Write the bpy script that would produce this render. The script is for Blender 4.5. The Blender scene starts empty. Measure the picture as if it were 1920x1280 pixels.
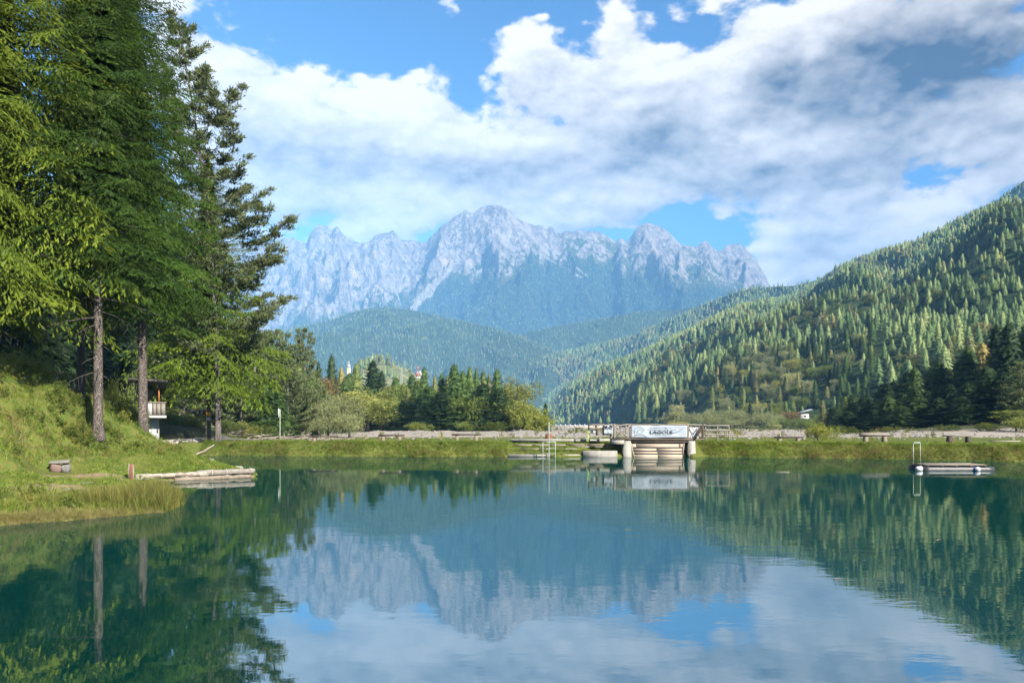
import bpy, math
import numpy as np
from mathutils import Vector, Matrix

scene = bpy.context.scene
COL = scene.collection
F = 28.0 / 36.0 * 1920.0          # focal length in photo pixels
HOR = 792.0                       # photo row of the true horizon
CAMH = 2.5

# ------------------------------------------------------------------ camera
cam = bpy.data.cameras.new('camera')
cam.lens = 28.0; cam.sensor_width = 36.0; cam.sensor_fit = 'HORIZONTAL'
cam.shift_y = (HOR - 640.0) / 1920.0
cam.clip_start = 0.1; cam.clip_end = 60000.0
camo = bpy.data.objects.new('camera', cam); COL.objects.link(camo)
camo.location = (0, 0, CAMH); camo.rotation_euler = (math.radians(90), 0, 0)
scene.camera = camo

# ------------------------------------------------------------------ render / exposure
scene.render.engine = 'CYCLES'
cy = scene.cycles
cy.use_denoising = True
try:
    cy.denoiser = 'OPENIMAGEDENOISE'; cy.denoising_input_passes = 'RGB_ALBEDO_NORMAL'; cy.denoising_prefilter = 'ACCURATE'
except Exception:
    pass
cy.max_bounces = 6; cy.diffuse_bounces = 2; cy.glossy_bounces = 3; cy.transmission_bounces = 3
cy.transparent_max_bounces = 6; cy.volume_bounces = 0
cy.caustics_reflective = False; cy.caustics_refractive = False
cy.sample_clamp_indirect = 4.0
scene.view_settings.view_transform = 'Standard'
scene.view_settings.look = 'None'
scene.view_settings.exposure = EXPOSURE = 1.65
scene.view_settings.gamma = 1.0

# ------------------------------------------------------------------ sun and sky
SUN = Vector((0.56, -0.66, 0.58)).normalized()
sun = bpy.data.lights.new('sun', 'SUN'); sun.energy = 5.0; sun.angle = math.radians(0.55); sun.color = (1.0, 0.93, 0.82)
suno = bpy.data.objects.new('sun', sun); COL.objects.link(suno)
suno.rotation_euler = (-SUN).to_track_quat('-Z', 'Y').to_euler()
suno.location = (60, -40, 60)


class NT:
    """small helper to write node trees"""
    def __init__(self, tree):
        self.t = tree; self.n = tree.nodes; self.l = tree.links
    def new(self, typ, **kw):
        nd = self.n.new(typ)
        for k, v in kw.items():
            setattr(nd, k, v)
        return nd
    def put(self, sock, v):
        if hasattr(v, 'default_value') or isinstance(v, bpy.types.NodeSocket):
            self.l.new(v, sock)
        elif v is not None:
            try:
                sock.default_value = v
            except Exception:
                sock.default_value = (*v, 1.0)
    def math(self, op, a, b=None, c=None, clamp=False):
        nd = self.new('ShaderNodeMath', operation=op, use_clamp=clamp)
        self.put(nd.inputs[0], a)
        if b is not None: self.put(nd.inputs[1], b)
        if c is not None: self.put(nd.inputs[2], c)
        return nd.outputs[0]
    def vmath(self, op, a, b=None, s=None):
        nd = self.new('ShaderNodeVectorMath', operation=op)
        self.put(nd.inputs[0], a)
        if b is not None: self.put(nd.inputs[1], b)
        if s is not None: self.put(nd.inputs['Scale'], s)
        return nd.outputs['Value'] if op in ('LENGTH', 'DOT_PRODUCT', 'DISTANCE') else nd.outputs['Vector']
    def noise(self, vec, scale, detail=4, rough=0.55, dist=0.0, out='Fac', dim='3D'):
        nd = self.new('ShaderNodeTexNoise', noise_dimensions=dim)
        self.put(nd.inputs['Vector'], vec)
        nd.inputs['Scale'].default_value = scale; nd.inputs['Detail'].default_value = detail
        nd.inputs['Roughness'].default_value = rough; nd.inputs['Distortion'].default_value = dist
        return nd.outputs[out]
    def ramp(self, x, a, b, lo=0.0, hi=1.0, smooth=True):
        nd = self.new('ShaderNodeMapRange', interpolation_type='SMOOTHSTEP' if smooth else 'LINEAR', clamp=True)
        self.put(nd.inputs['Value'], x)
        for k, v in (('From Min', a), ('From Max', b), ('To Min', lo), ('To Max', hi)):
            self.put(nd.inputs[k], v)
        return nd.outputs['Result']
    def mix(self, f, a, b, blend='MIX'):
        nd = self.new('ShaderNodeMix', data_type='RGBA', blend_type=blend)
        self.put(nd.inputs['Factor'], f)
        for s, v in ((nd.inputs[6], a), (nd.inputs[7], b)):
            if isinstance(v, bpy.types.NodeSocket): self.l.new(v, s)
            else: s.default_value = (*v[:3], 1.0)
        return nd.outputs[2]


# photo position (pixels) -> azimuth / elevation of a direction
def azel(px, py):
    x = (px - 960.0) / F; z = (HOR - py) / F
    return math.atan(x), math.atan2(z, math.sqrt(1 + x * x))

# cloud banks: where each stands in the sky, its half width and half height, its weight
CLOUDS = [
    (570, 215, 190, 85, 1.0), (715, 255, 165, 85, 1.0), (455, 150, 90, 80, .75), (600, 345, 240, 75, 1.2),
    (800, 325, 130, 85, .9), (420, 330, 120, 150, 1.2), (800, 165, 55, 38, .55), (690, 412, 185, 48, 1.25), (330, 130, 90, 120, .5),
    (1000, 165, 85, 62, .9), (1130, 150, 120, 75, 1.1), (1235, 165, 95, 75, 1.0), (1080, 255, 215, 70, 1.0),
    (1180, 325, 290, 62, 1.0), (960, 360, 190, 46, .8), (1420, 260, 260, 80, 1.0), (1190, 388, 200, 30, .9), (930, 398, 150, 40, 1.1),
    (1375, 105, 75, 78, 1.0), (1530, 100, 160, 105, 1.0), (1770, 85, 250, 125, 1.1), (1660, 235, 190, 52, .85),
    (1860, 255, 135, 85, 1.0), (1570, 295, 220, 62, .9), (1310, 22, 95, 26, .6), (1460, 15, 110, 30, .6),
    (1535, 428, 100, 72, 1.25), (1470, 495, 80, 46, 1.2), (1660, 432, 95, 48, .8), (1620, 365, 95, 26, .55), (1590, 500, 110, 60, 1.2),
    (1745, 385, 70, 26, .5), (1860, 320, 80, 42, .7), (1750, 425, 70, 40, .7),
    (860, 4, 42, 20, .8), (985, 72, 50, 40, .8), (665, 92, 22, 24, .4), (300, 25, 70, 70, .4), (1000, 25, 25, 14, .35),
]
# thick parts of the banks, grey underneath
DARKS = [(1780, 90, 210, 120, 1.15), (1540, 165, 150, 55, .65), (1210, 255, 130, 50, .50), (1150, 325, 270, 42, .40), (650, 315, 200, 38, .34),
         (540, 260, 120, 35, .18), (620, 395, 170, 32, .30), (1440, 350, 190, 32, .34), (1000, 330, 110, 42, .34), (1440, 180, 70, 60, .4),
         (1480, 465, 90, 36, .30), (1640, 300, 150, 40, .34), (1850, 235, 110, 34, .3), (850, 300, 60, 28, .14), (1560, 490, 80, 30, .2), (420, 330, 80, 60, .1)]

world = bpy.data.worlds.new('World'); scene.world = world; world.use_nodes = True
wt = NT(world.node_tree); wt.n.clear()
SKY_STRENGTH = 0.064
sky = wt.new('ShaderNodeTexSky', sky_type='NISHITA', sun_disc=False)
sky.sun_elevation = math.asin(SUN.z); sky.sun_rotation = math.atan2(SUN.x, SUN.y)
sky.altitude = 700; sky.air_density = 1.0; sky.dust_density = 0.3; sky.ozone_density = 2.5
tc = wt.new('ShaderNodeTexCoord')
D0 = wt.vmath('NORMALIZE', tc.outputs['Generated'])

def cloud_group():
    g = bpy.data.node_groups.new('cloud_field', 'ShaderNodeTree')
    g.interface.new_socket('Dir', in_out='INPUT', socket_type='NodeSocketVector')
    g.interface.new_socket('Field', in_out='OUTPUT', socket_type='NodeSocketFloat')
    g.interface.new_socket('Dark', in_out='OUTPUT', socket_type='NodeSocketFloat')
    g.interface.new_socket('Puff', in_out='OUTPUT', socket_type='NodeSocketFloat')
    t = NT(g)
    gi = t.new('NodeGroupInput'); go = t.new('NodeGroupOutput')
    d = gi.outputs[0]
    st = t.vmath('MULTIPLY', d, (1, 1, 1.7))
    # swirl of the outlines
    w1 = t.noise(st, 9.0, 3, .55, out='Color')
    w1 = t.vmath('SCALE', t.vmath('SUBTRACT', w1, (.5, .5, .5)), s=0.075)
    dw = t.vmath('ADD', d, w1)
    sp = t.new('ShaderNodeSeparateXYZ'); t.put(sp.inputs[0], dw)
    az = t.math('ARCTAN2', sp.outputs[0], sp.outputs[1])
    el = t.math('ARCSINE', sp.outputs[2])
    def blobs(lst):
        tot = None
        for (px, py, rx, ry, w) in lst:
            a, e = azel(px, py)
            ra = rx / F * math.cos(a) ** 2; re = ry / F * math.cos(a)
            dx = t.math('MULTIPLY_ADD', az, 1 / ra, -a / ra)
            dy = t.math('MULTIPLY_ADD', el, 1 / re, -e / re)
            r2 = t.math('MULTIPLY_ADD', dx, dx, t.math('MULTIPLY', dy, dy))
            gsn = t.math('EXPONENT', t.math('MULTIPLY', r2, -1.15))
            tot = t.math('MULTIPLY_ADD', gsn, w, 0.0 if tot is None else tot)
        return tot
    cov = t.math('MULTIPLY', t.math('SUBTRACT', 1.0, t.math('EXPONENT', t.math('MULTIPLY', blobs(CLOUDS), -1.05))), 1.15)
    dark = t.math('MINIMUM', blobs(DARKS), 1.2)
    # outside the part of the sky in view: the same broken cumulus everywhere
    gen = t.noise(t.vmath('MULTIPLY', d, (1, 1, 2.2)), 3.2, 3, .5)
    gen = t.ramp(gen, .40, .66, 0.0, 1.1)
    out1 = t.ramp(t.math('ABSOLUTE', az), .62, .85)
    out2 = t.ramp(el, .52, .66)
    outm = t.math('MAXIMUM', out1, out2)
    cov = t.math('ADD', t.math('MULTIPLY', cov, t.math('SUBTRACT', 1.0, outm)), t.math('MULTIPLY', gen, outm))
    n1 = t.noise(t.vmath('ADD', st, (3.1, 0, 0)), 7.5, 5, .55, 0.2)
    n2 = t.noise(t.vmath('ADD', st, (0, 7.7, 0)), 42.0, 6, .62, 0.3)
    # heaped, rounded heads
    wv_ = t.vmath('ADD', st, t.vmath('SCALE', t.vmath('SUBTRACT', t.noise(st, 26.0, 3, .6, out='Color'), (.5, .5, .5)), s=.030))
    vo = t.new('ShaderNodeTexVoronoi', feature='F1'); t.put(vo.inputs['Vector'], wv_)
    vo.inputs['Scale'].default_value = 11.5; vo.inputs['Detail'].default_value = 2.6; vo.inputs['Roughness'].default_value = .55
    vo.inputs['Lacunarity'].default_value = 2.3; vo.normalize = True
    puff = t.math('SUBTRACT', .42, vo.outputs['Distance'])
    f = t.math('MULTIPLY_ADD', t.math('SUBTRACT', n1, .5), 1.9, cov)
    f = t.math('MULTIPLY_ADD', puff, 1.35, f)
    f = t.math('MULTIPLY_ADD', t.math('SUBTRACT', n2, .5), .42, f)
    t.put(go.inputs[0], f); t.put(go.inputs[1], dark); t.put(go.inputs[2], puff)
    return g
CG = cloud_group()
def field(vec):
    nd = wt.new('ShaderNodeGroup', node_tree=CG); wt.put(nd.inputs[0], vec); return nd.outputs
fa = field(D0)
fb = field(wt.vmath('ADD', D0, (-0.012, 0.0, 0.034)))
fc = field(wt.vmath('ADD', D0, (-0.004, 0.0, 0.011)))
mask = wt.ramp(fa[0], .56, .82)
lit = wt.math('SUBTRACT', fa[0], fb[0])
lit2 = wt.math('SUBTRACT', fa[0], fc[0])
shade = wt.math('MULTIPLY_ADD', lit, 0.46, 0.66, clamp=False)
shade = wt.math('MULTIPLY_ADD', lit2, 0.55, shade)
thick = wt.math('MULTIPLY_ADD', fa[2], -.75, wt.ramp(fa[0], .9, 1.9, 0.03, .24))
shade = wt.math('SUBTRACT', wt.math('SUBTRACT', shade, thick), wt.math('MULTIPLY', fa[1], 0.95))
shade = wt.ramp(shade, -0.30, 1.05, 0, 1, smooth=False)
ccol = wt.mix(shade, (0.055, 0.070, 0.105), (1.0, 0.94, 0.89))
hue = wt.mix(1.0, sky.outputs[0], (0.50, 0.86, 1.10), 'MULTIPLY')
bg1 = wt.new('ShaderNodeBackground'); wt.put(bg1.inputs[0], hue); bg1.inputs[1].default_value = SKY_STRENGTH
bg2 = wt.new('ShaderNodeBackground'); wt.put(bg2.inputs[0], ccol); bg2.inputs[1].default_value = 0.44
mx = wt.new('ShaderNodeMixShader'); wt.put(mx.inputs[0], mask); wt.l.new(bg1.outputs[0], mx.inputs[1]); wt.l.new(bg2.outputs[0], mx.inputs[2])
wo = wt.new('ShaderNodeOutputWorld'); wt.l.new(mx.outputs[0], wo.inputs[0])
world.cycles.sampling_method = 'MANUAL'; world.cycles.sample_map_resolution = 512

# ================================================================== helpers
rng = np.random.default_rng(7)

def P(px, py, Y):
    """photo position at distance Y -> world point"""
    return np.array([(px - 960.0) / F * Y, Y, CAMH + (HOR - py) / F * Y])

_perm = np.random.default_rng(3).permutation(256); _perm = np.concatenate([_perm, _perm, _perm])
_ang = np.random.default_rng(4).random(256) * 2 * np.pi
_gx, _gy = np.cos(_ang), np.sin(_ang)
def noise2(x, y, seed=0):
    x = np.asarray(x, float) + seed * 17.31; y = np.asarray(y, float) + seed * 9.77
    xi = np.floor(x).astype(int); yi = np.floor(y).astype(int)
    xf = x - xi; yf = y - yi
    u = xf ** 3 * (xf * (xf * 6 - 15) + 10); v = yf ** 3 * (yf * (yf * 6 - 15) + 10)
    def g(ix, iy, dx, dy):
        h = _perm[(_perm[ix & 255] + iy) & 255]
        return _gx[h] * dx + _gy[h] * dy
    a = g(xi, yi, xf, yf); b = g(xi + 1, yi, xf - 1, yf)
    c = g(xi, yi + 1, xf, yf - 1); d = g(xi + 1, yi + 1, xf - 1, yf - 1)
    return ((a + (b - a) * u) + ((c + (d - c) * u) - (a + (b - a) * u)) * v) * 1.5
def fbm(x, y, oct=5, lac=2.03, gain=.5, seed=0):
    s = 0; a = 1; f = 1
    for i in range(oct):
        s = s + a * noise2(x * f, y * f, seed + i); a *= gain; f *= lac
    return s
def ridged(x, y, oct=5, lac=2.07, gain=.5, seed=0):
    s = 0; a = 1; f = 1; w = 1
    for i in range(oct):
        n = 1 - np.abs(noise2(x * f, y * f, seed + i)) * 1.4
        n = n * n * w; s = s + a * n; w = np.clip(n * 1.3, 0, 1); a *= gain; f *= lac
    return s
def sstep(x, a, b):
    t = np.clip((x - a) / (b - a), 0, 1); return t * t * (3 - 2 * t)

def make_mesh(name, V, faces, smooth=False, attrs=None):
    """faces: (n,3) or (n,4) index array, or a list of such arrays"""
    me = bpy.data.meshes.new(name)
    V = np.ascontiguousarray(V, dtype=np.float32)
    fs = faces if isinstance(faces, list) else [faces]
    fs = [np.asarray(f, dtype=np.int32) for f in fs if len(f)]
    me.vertices.add(len(V)); me.vertices.foreach_set('co', V.ravel())
    loops = np.concatenate([f.ravel() for f in fs]); tot = np.concatenate([np.full(len(f), f.shape[1], np.int32) for f in fs])
    me.loops.add(len(loops)); me.loops.foreach_set('vertex_index', loops)
    me.polygons.add(len(tot)); me.polygons.foreach_set('loop_start', np.concatenate([[0], np.cumsum(tot)[:-1]]).astype(np.int32))
    if smooth: me.polygons.foreach_set('use_smooth', np.ones(len(tot), bool))
    for k, a in (attrs or {}).items():
        at = me.attributes.new(k, 'FLOAT', 'POINT'); at.data.foreach_set('value', np.ascontiguousarray(a, np.float32).ravel())
    me.update(calc_edges=True); me.validate()
    return me

def link(name, me, mat=None, parent=None, loc=None, kind=None, rot=None, scale=None):
    o = bpy.data.objects.new(name, me); COL.objects.link(o)
    if mat is not None and me is not None and len(me.materials) == 0: me.materials.append(mat)
    if parent is not None: o.parent = parent
    if loc is not None: o.location = loc
    if rot is not None: o.rotation_euler = rot
    if scale is not None: o.scale = scale
    if kind: o['kind'] = kind
    return o

def thing(name, label, cat, loc=(0, 0, 0), rz=0.0, group=None, scale=1.0):
    o = bpy.data.objects.new(name, None); COL.objects.link(o)
    o.empty_display_size = .2
    o.location = loc; o.rotation_euler = (0, 0, rz); o.scale = (scale,) * 3 if np.isscalar(scale) else scale
    tag(o, label, cat, group); return o
def tag(o, label, cat, group=None):
    o['label'] = label; o['category'] = cat
    if group: o['group'] = group
    return o
def dup(root, loc, rz, scale, label, group=None):
    r = root.copy(); COL.objects.link(r); r.location = loc; r.rotation_euler = (0, 0, rz); r.scale = (scale,) * 3 if np.isscalar(scale) else scale
    r['label'] = label
    if group: r['group'] = group
    for ch in list(root.children):
        c = ch.copy(); COL.objects.link(c); c.parent = r
        for g in list(ch.children):
            d = g.copy(); COL.objects.link(d); d.parent = c
    return r

class MB:
    """collects simple solids; build() links them as ONE mesh object"""
    def __init__(self): self.V = []; self.Q = []; self.T = []; self.n = 0
    def add(self, V, Q=(), T=()):
        V = np.asarray(V, float)
        self.V.append(V)
        if len(Q): self.Q.append(np.asarray(Q) + self.n)
        if len(T): self.T.append(np.asarray(T) + self.n)
        self.n += len(V); return self
    def box(self, c, s, rz=0.0, ry=0.0, rx=0.0, taper=1.0, bevel=0.0):
        hx, hy, hz = np.array(s) / 2
        b = min(bevel, hx * .9, hy * .9, hz * .9)
        if b <= 0:
            V = np.array([[x * hx * (taper if z > 0 else 1), y * hy * (taper if z > 0 else 1), z * hz] for z in (-1, 1) for y in (-1, 1) for x in (-1, 1)])
            Q = [[0, 2, 3, 1], [4, 5, 7, 6], [0, 1, 5, 4], [2, 6, 7, 3], [0, 4, 6, 2], [1, 3, 7, 5]]
        else:
            V = []
            for (sx, sy, z) in ((hx - b, hy - b, -hz), (hx, hy, -hz + b), (hx, hy, hz - b), (hx - b, hy - b, hz)):
                k = 1 + (taper - 1) * (z + hz) / (2 * hz)
                V += [[-sx * k, -sy * k, z], [sx * k, -sy * k, z], [sx * k, sy * k, z], [-sx * k, sy * k, z]]
            Q = [[3, 2, 1, 0], [12, 13, 14, 15]]
            for r in range(3):
                for i in range(4):
                    j = (i + 1) % 4; Q.append([r * 4 + i, r * 4 + j, r * 4 + 4 + j, r * 4 + 4 + i])
            V = np.array(V)
        M = (Matrix.Rotation(rz, 3, 'Z') @ Matrix.Rotation(ry, 3, 'Y') @ Matrix.Rotation(rx, 3, 'X'))
        V = np.array(V) @ np.array(M).T + np.array(c)
        return self.add(V, Q)
    def tube(self, pts, radii, seg=8, wob=0.0, seed=0, cap=True):
        pts = np.asarray(pts, float); n = len(pts)
        radii = np.full(n, radii, float) if np.isscalar(radii) else np.asarray(radii, float)
        T = np.gradient(pts, axis=0); T /= np.linalg.norm(T, axis=1)[:, None] + 1e-9
        ref = np.array([0.12, 0.98, 0.1]) if abs(T[0][1]) < .8 else np.array([1.0, 0.1, 0])
        A = np.cross(T, ref); A /= np.linalg.norm(A, axis=1)[:, None]; B = np.cross(T, A)
        th = np.arange(seg) * 2 * np.pi / seg
        r = radii[:, None] * np.ones(seg)
        if wob:
            rr = np.random.default_rng(int(seed * 8) if seed != int(seed) else int(seed)); r = r * (1 + wob * rr.normal(size=(n, seg)))
        V = pts[:, None] + r[..., None] * (np.cos(th)[None, :, None] * A[:, None] + np.sin(th)[None, :, None] * B[:, None])
        i = np.arange(n - 1)[:, None] * seg; j = np.arange(seg)[None]; k = (j + 1) % seg
        Q = np.stack([i + j, i + k, i + k + seg, i + j + seg], -1).reshape(-1, 4)
        V = V.reshape(-1, 3); Tt = []
        if cap:
            V = np.vstack([V, pts[0], pts[-1]]); a, b = n * seg, n * seg + 1
            for q in range(seg):
                Tt.append([a, (q + 1) % seg, q]); Tt.append([b, (n - 1) * seg + q, (n - 1) * seg + (q + 1) % seg])
        return self.add(V, Q, Tt)
    def mesh(self, name, smooth=False):
        fs = []
        if self.Q: fs.append(np.vstack(self.Q))
        if self.T: fs.append(np.vstack(self.T))
        return make_mesh(name, np.vstack(self.V), fs, smooth)
    def build(self, name, mat, parent=None, smooth=False, **kw):
        return link(name, self.mesh(name, smooth), mat, parent, **kw)

# ================================================================== materials
def new_mat(name):
    m = bpy.data.materials.new(name); m.use_nodes = True
    t = NT(m.node_tree); t.n.clear()
    out = t.new('ShaderNodeOutputMaterial')
    return m, t, out
def principled(t, out, col, rough=.8, spec=.25, bump=None, bdist=.02, bstr=1.0, metal=0.0):
    b = t.new('ShaderNodeBsdfPrincipled')
    t.put(b.inputs['Base Color'], col); t.put(b.inputs['Roughness'], rough); t.put(b.inputs['Specular IOR Level'], spec)
    b.inputs['Metallic'].default_value = metal
    if bump is not None:
        bn = t.new('ShaderNodeBump'); bn.inputs['Strength'].default_value = bstr; bn.inputs['Distance'].default_value = bdist
        t.put(bn.inputs['Height'], bump); t.l.new(bn.outputs[0], b.inputs['Normal'])
    if out is not None: t.l.new(b.outputs[0], out.inputs[0])
    return b
def simple(name, c1, c2, scale=6.0, rough=.8, bdist=.01, detail=5, spec=.25, stretch=(1, 1, 1), metal=0.0):
    """weathered two-tone surface with fine relief"""
    m, t, out = new_mat(name)
    tcn = t.new('ShaderNodeTexCoord'); v = t.vmath('MULTIPLY', tcn.outputs['Object'], stretch)
    n = t.noise(v, scale, detail, .6); n2 = t.noise(v, scale * 6, 3, .6)
    oi = t.new('ShaderNodeObjectInfo')
    f = t.ramp(t.math('MULTIPLY_ADD', n2, .35, n), .42, .92)
    col = t.mix(f, c1, c2)
    col = t.mix(t.math('MULTIPLY', oi.outputs['Random'], .35), col, (c1[0] * .75, c1[1] * .75, c1[2] * .75))
    principled(t, out, col, rough, spec, t.math('MULTIPLY_ADD', n2, .5, n), bdist, metal=metal)
    return m
def foliage(name, c1, c2, c3=None, transl=.30, rough=.6, noise_scale=.35, spread=.5, dead=None):
    """leaves or needles: c1..c2 by clump, leaning to c3 on some plants, light passing through"""
    m, t, out = new_mat(name)
    g = t.new('ShaderNodeNewGeometry'); oi = t.new('ShaderNodeObjectInfo')
    at = t.new('ShaderNodeAttribute', attribute_name='tint')
    n = t.noise(g.outputs['Position'], noise_scale, 3, .6)
    f = t.math('ADD', t.math('MULTIPLY', at.outputs['Fac'], .75), t.math('MULTIPLY', t.ramp(n, .35, .65), .35), clamp=True)
    col = t.mix(f, c1, c2)
    if c3 is not None:
        r = t.ramp(oi.outputs['Random'], 1 - spread, 1.0, 0.0, .9)
        col = t.mix(r, col, c3)
    v = t.math('MULTIPLY_ADD', oi.outputs['Random'], .5, .75)
    hs = t.new('ShaderNodeHueSaturation'); t.put(hs.inputs['Color'], col); t.put(hs.inputs['Value'], v)
    b = t.new('ShaderNodeBsdfPrincipled'); t.put(b.inputs['Base Color'], hs.outputs[0]); b.inputs['Roughness'].default_value = rough
    b.inputs['Specular IOR Level'].default_value = .18
    tr = t.new('ShaderNodeBsdfTranslucent'); t.put(tr.inputs['Color'], t.mix(.5, hs.outputs[0], (c2[0] * 1.2, c2[1] * 1.15, c2[2] * .5)))
    mxs = t.new('ShaderNodeMixShader'); mxs.inputs[0].default_value = transl
    t.l.new(b.outputs[0], mxs.inputs[1]); t.l.new(tr.outputs[0], mxs.inputs[2]); t.l.new(mxs.outputs[0], out.inputs[0])
    return m

# ---- ground materials
def ground_material():
    m, t, out = new_mat('turf_soil')
    g = t.new('ShaderNodeNewGeometry'); p = g.outputs['Position']
    at = t.new('ShaderNodeAttribute', attribute_name='bare')
    n1 = t.noise(p, .45, 5, .6); n2 = t.noise(p, 5.0, 4, .6); n3 = t.noise(p, 30.0, 3, .6)
    gr = t.mix(t.ramp(n1, .35, .65), (.050, .085, .014), (.10, .115, .026))
    gr = t.mix(t.ramp(n2, .42, .75), gr, (.13, .115, .035))
    so = t.mix(t.ramp(n2, .35, .7), (.19, .135, .075), (.27, .215, .14))
    f = t.ramp(t.math('MULTIPLY_ADD', t.math('SUBTRACT', n2, .5), .6, at.outputs['Fac']), .38, .62)
    col = t.mix(f, gr, so)
    principled(t, out, col, .95, .1, t.math('ADD', n2, t.math('MULTIPLY', n3, .5)), .06)
    return m
def gravel_material():
    m, t, out = new_mat('lake_bed_gravel')
    g = t.new('ShaderNodeNewGeometry'); p = g.outputs['Position']
    n1 = t.noise(p, .05, 6, .62); n2 = t.noise(p, .8, 4, .65)
    vo = t.new('ShaderNodeTexVoronoi'); t.put(vo.inputs['Vector'], p); vo.inputs['Scale'].default_value = 2.2
    c = t.mix(t.ramp(n1, .38, .66), (.27, .23, .19), (.20, .19, .17))
    c = t.mix(t.ramp(n2, .5, .75), c, (.32, .29, .255))
    c = t.mix(t.ramp(t.noise(p, .11, 5, .6), .60, .74), c, (.13, .14, .06))
    c = t.mix(t.math('MULTIPLY', t.ramp(vo.outputs['Color'], .2, 1.), .25), c, (.2, .18, .16))
    wd = t.new('ShaderNodeAttribute', attribute_name='wood').outputs['Fac']
    c = t.mix(t.ramp(t.math('MULTIPLY_ADD', t.math('SUBTRACT', n2, .5), .5, wd), .35, .6), c, (.05, .055, .025))
    principled(t, out, c, .95, .1, t.math('ADD', n2, t.math('MULTIPLY', vo.outputs['Distance'], .6)), .12)
    return m
def rock_material():
    m, t, out = new_mat('dolomite_and_forest')
    g = t.new('ShaderNodeNewGeometry'); p = g.outputs['Position']
    fo = t.new('ShaderNodeAttribute', attribute_name='forest').outputs['Fac']
    sc = t.new('ShaderNodeAttribute', attribute_name='scree').outputs['Fac']
    n1 = t.noise(p, .004, 8, .62); n2 = t.noise(t.vmath('MULTIPLY', p, (1, 1, .28)), .02, 6, .65); n3 = t.noise(p, .03, 5, .6)
    st = t.noise(t.vmath('MULTIPLY', p, (.12, .12, 1.0)), .03, 4, .55)
    rock = t.mix(t.ramp(n2, .36, .64), (.14, .125, .125), (.36, .325, .30))
    rock = t.mix(t.math('MULTIPLY', t.ramp(st, .45, .62), .35), rock, (.17, .16, .17))
    rock = t.mix(t.ramp(n1, .57, .72), rock, (.46, .36, .27))
    grass = t.mix(t.ramp(n3, .4, .65), (.055, .075, .028), (.115, .12, .045))
    trees = t.mix(t.ramp(t.noise(t.vmath('MULTIPLY', p, (1, 1, .35)), .055, 3, .7), .40, .64), (.012, .030, .020), (.055, .085, .036))
    veg = t.mix(t.ramp(t.math('MULTIPLY_ADD', t.math('SUBTRACT', n1, .5), .8, fo), .55, .80), grass, trees)
    f = t.ramp(t.math('MULTIPLY_ADD', t.math('SUBTRACT', n3, .5), .9, fo), .36, .56)
    col = t.mix(f, rock, veg)
    scc = t.mix(t.ramp(n3, .3, .7), (.27, .25, .24), (.34, .315, .295))
    col = t.mix(t.ramp(sc, .3, .6), col, scc)
    principled(t, out, col, .95, .05, t.math('ADD', t.math('MULTIPLY', n2, 1.0), t.math('MULTIPLY', n3, 1.0)), 70.0)
    return m
def forest_floor_material():
    m, t, out = new_mat('forest_floor')
    g = t.new('ShaderNodeNewGeometry'); p = g.outputs['Position']
    n = t.noise(p, .05, 5, .65)
    col = t.mix(t.ramp(n, .35, .7), (.018, .034, .014), (.05, .07, .025))
    principled(t, out, col, .95, .05, t.noise(p, .15, 4, .6), 4.0)
    return m
def water_material():
    m, t, out = new_mat('lake_water')
    g = t.new('ShaderNodeNewGeometry'); p = g.outputs['Position']
    patch = t.ramp(t.noise(t.vmath('MULTIPLY', p, (.6, 1.6, 1)), .045, 3, .55), .34, .68, .22, 1.45)
    h1 = t.noise(t.vmath('MULTIPLY', p, (.7, 1.25, 1)), 1.1, 3, .5, .2)
    h2 = t.noise(t.vmath('MULTIPLY', p, (.8, 1.5, 1)), 5.2, 3, .55, .1)
    hgt = t.math('MULTIPLY', t.math('MULTIPLY_ADD', h2, .16, h1), patch)
    bn = t.new('ShaderNodeBump'); bn.inputs['Strength'].default_value = 1.0; bn.inputs['Distance'].default_value = .0036
    t.put(bn.inputs['Height'], hgt)
    body = t.new('ShaderNodeBsdfDiffuse'); body.inputs['Color'].default_value = (.001, .028, .023, 1)
    gl = t.new('ShaderNodeBsdfGlossy'); gl.inputs['Roughness'].default_value = .016; gl.inputs['Color'].default_value = (.96, .98, 1.0, 1)
    t.l.new(bn.outputs[0], gl.inputs['Normal'])
    lw = t.new('ShaderNodeFresnel'); lw.inputs['IOR'].default_value = 8.0
    mxs = t.new('ShaderNodeMixShader'); t.l.new(lw.outputs[0], mxs.inputs[0])
    t.l.new(body.outputs[0], mxs.inputs[1]); t.l.new(gl.outputs[0], mxs.inputs[2]); t.l.new(mxs.outputs[0], out.inputs[0])
    return m

M = {}
M['ground'] = ground_material(); M['gravel'] = gravel_material(); M['rock'] = rock_material()
M['floor'] = forest_floor_material(); M['water'] = water_material()

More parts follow.
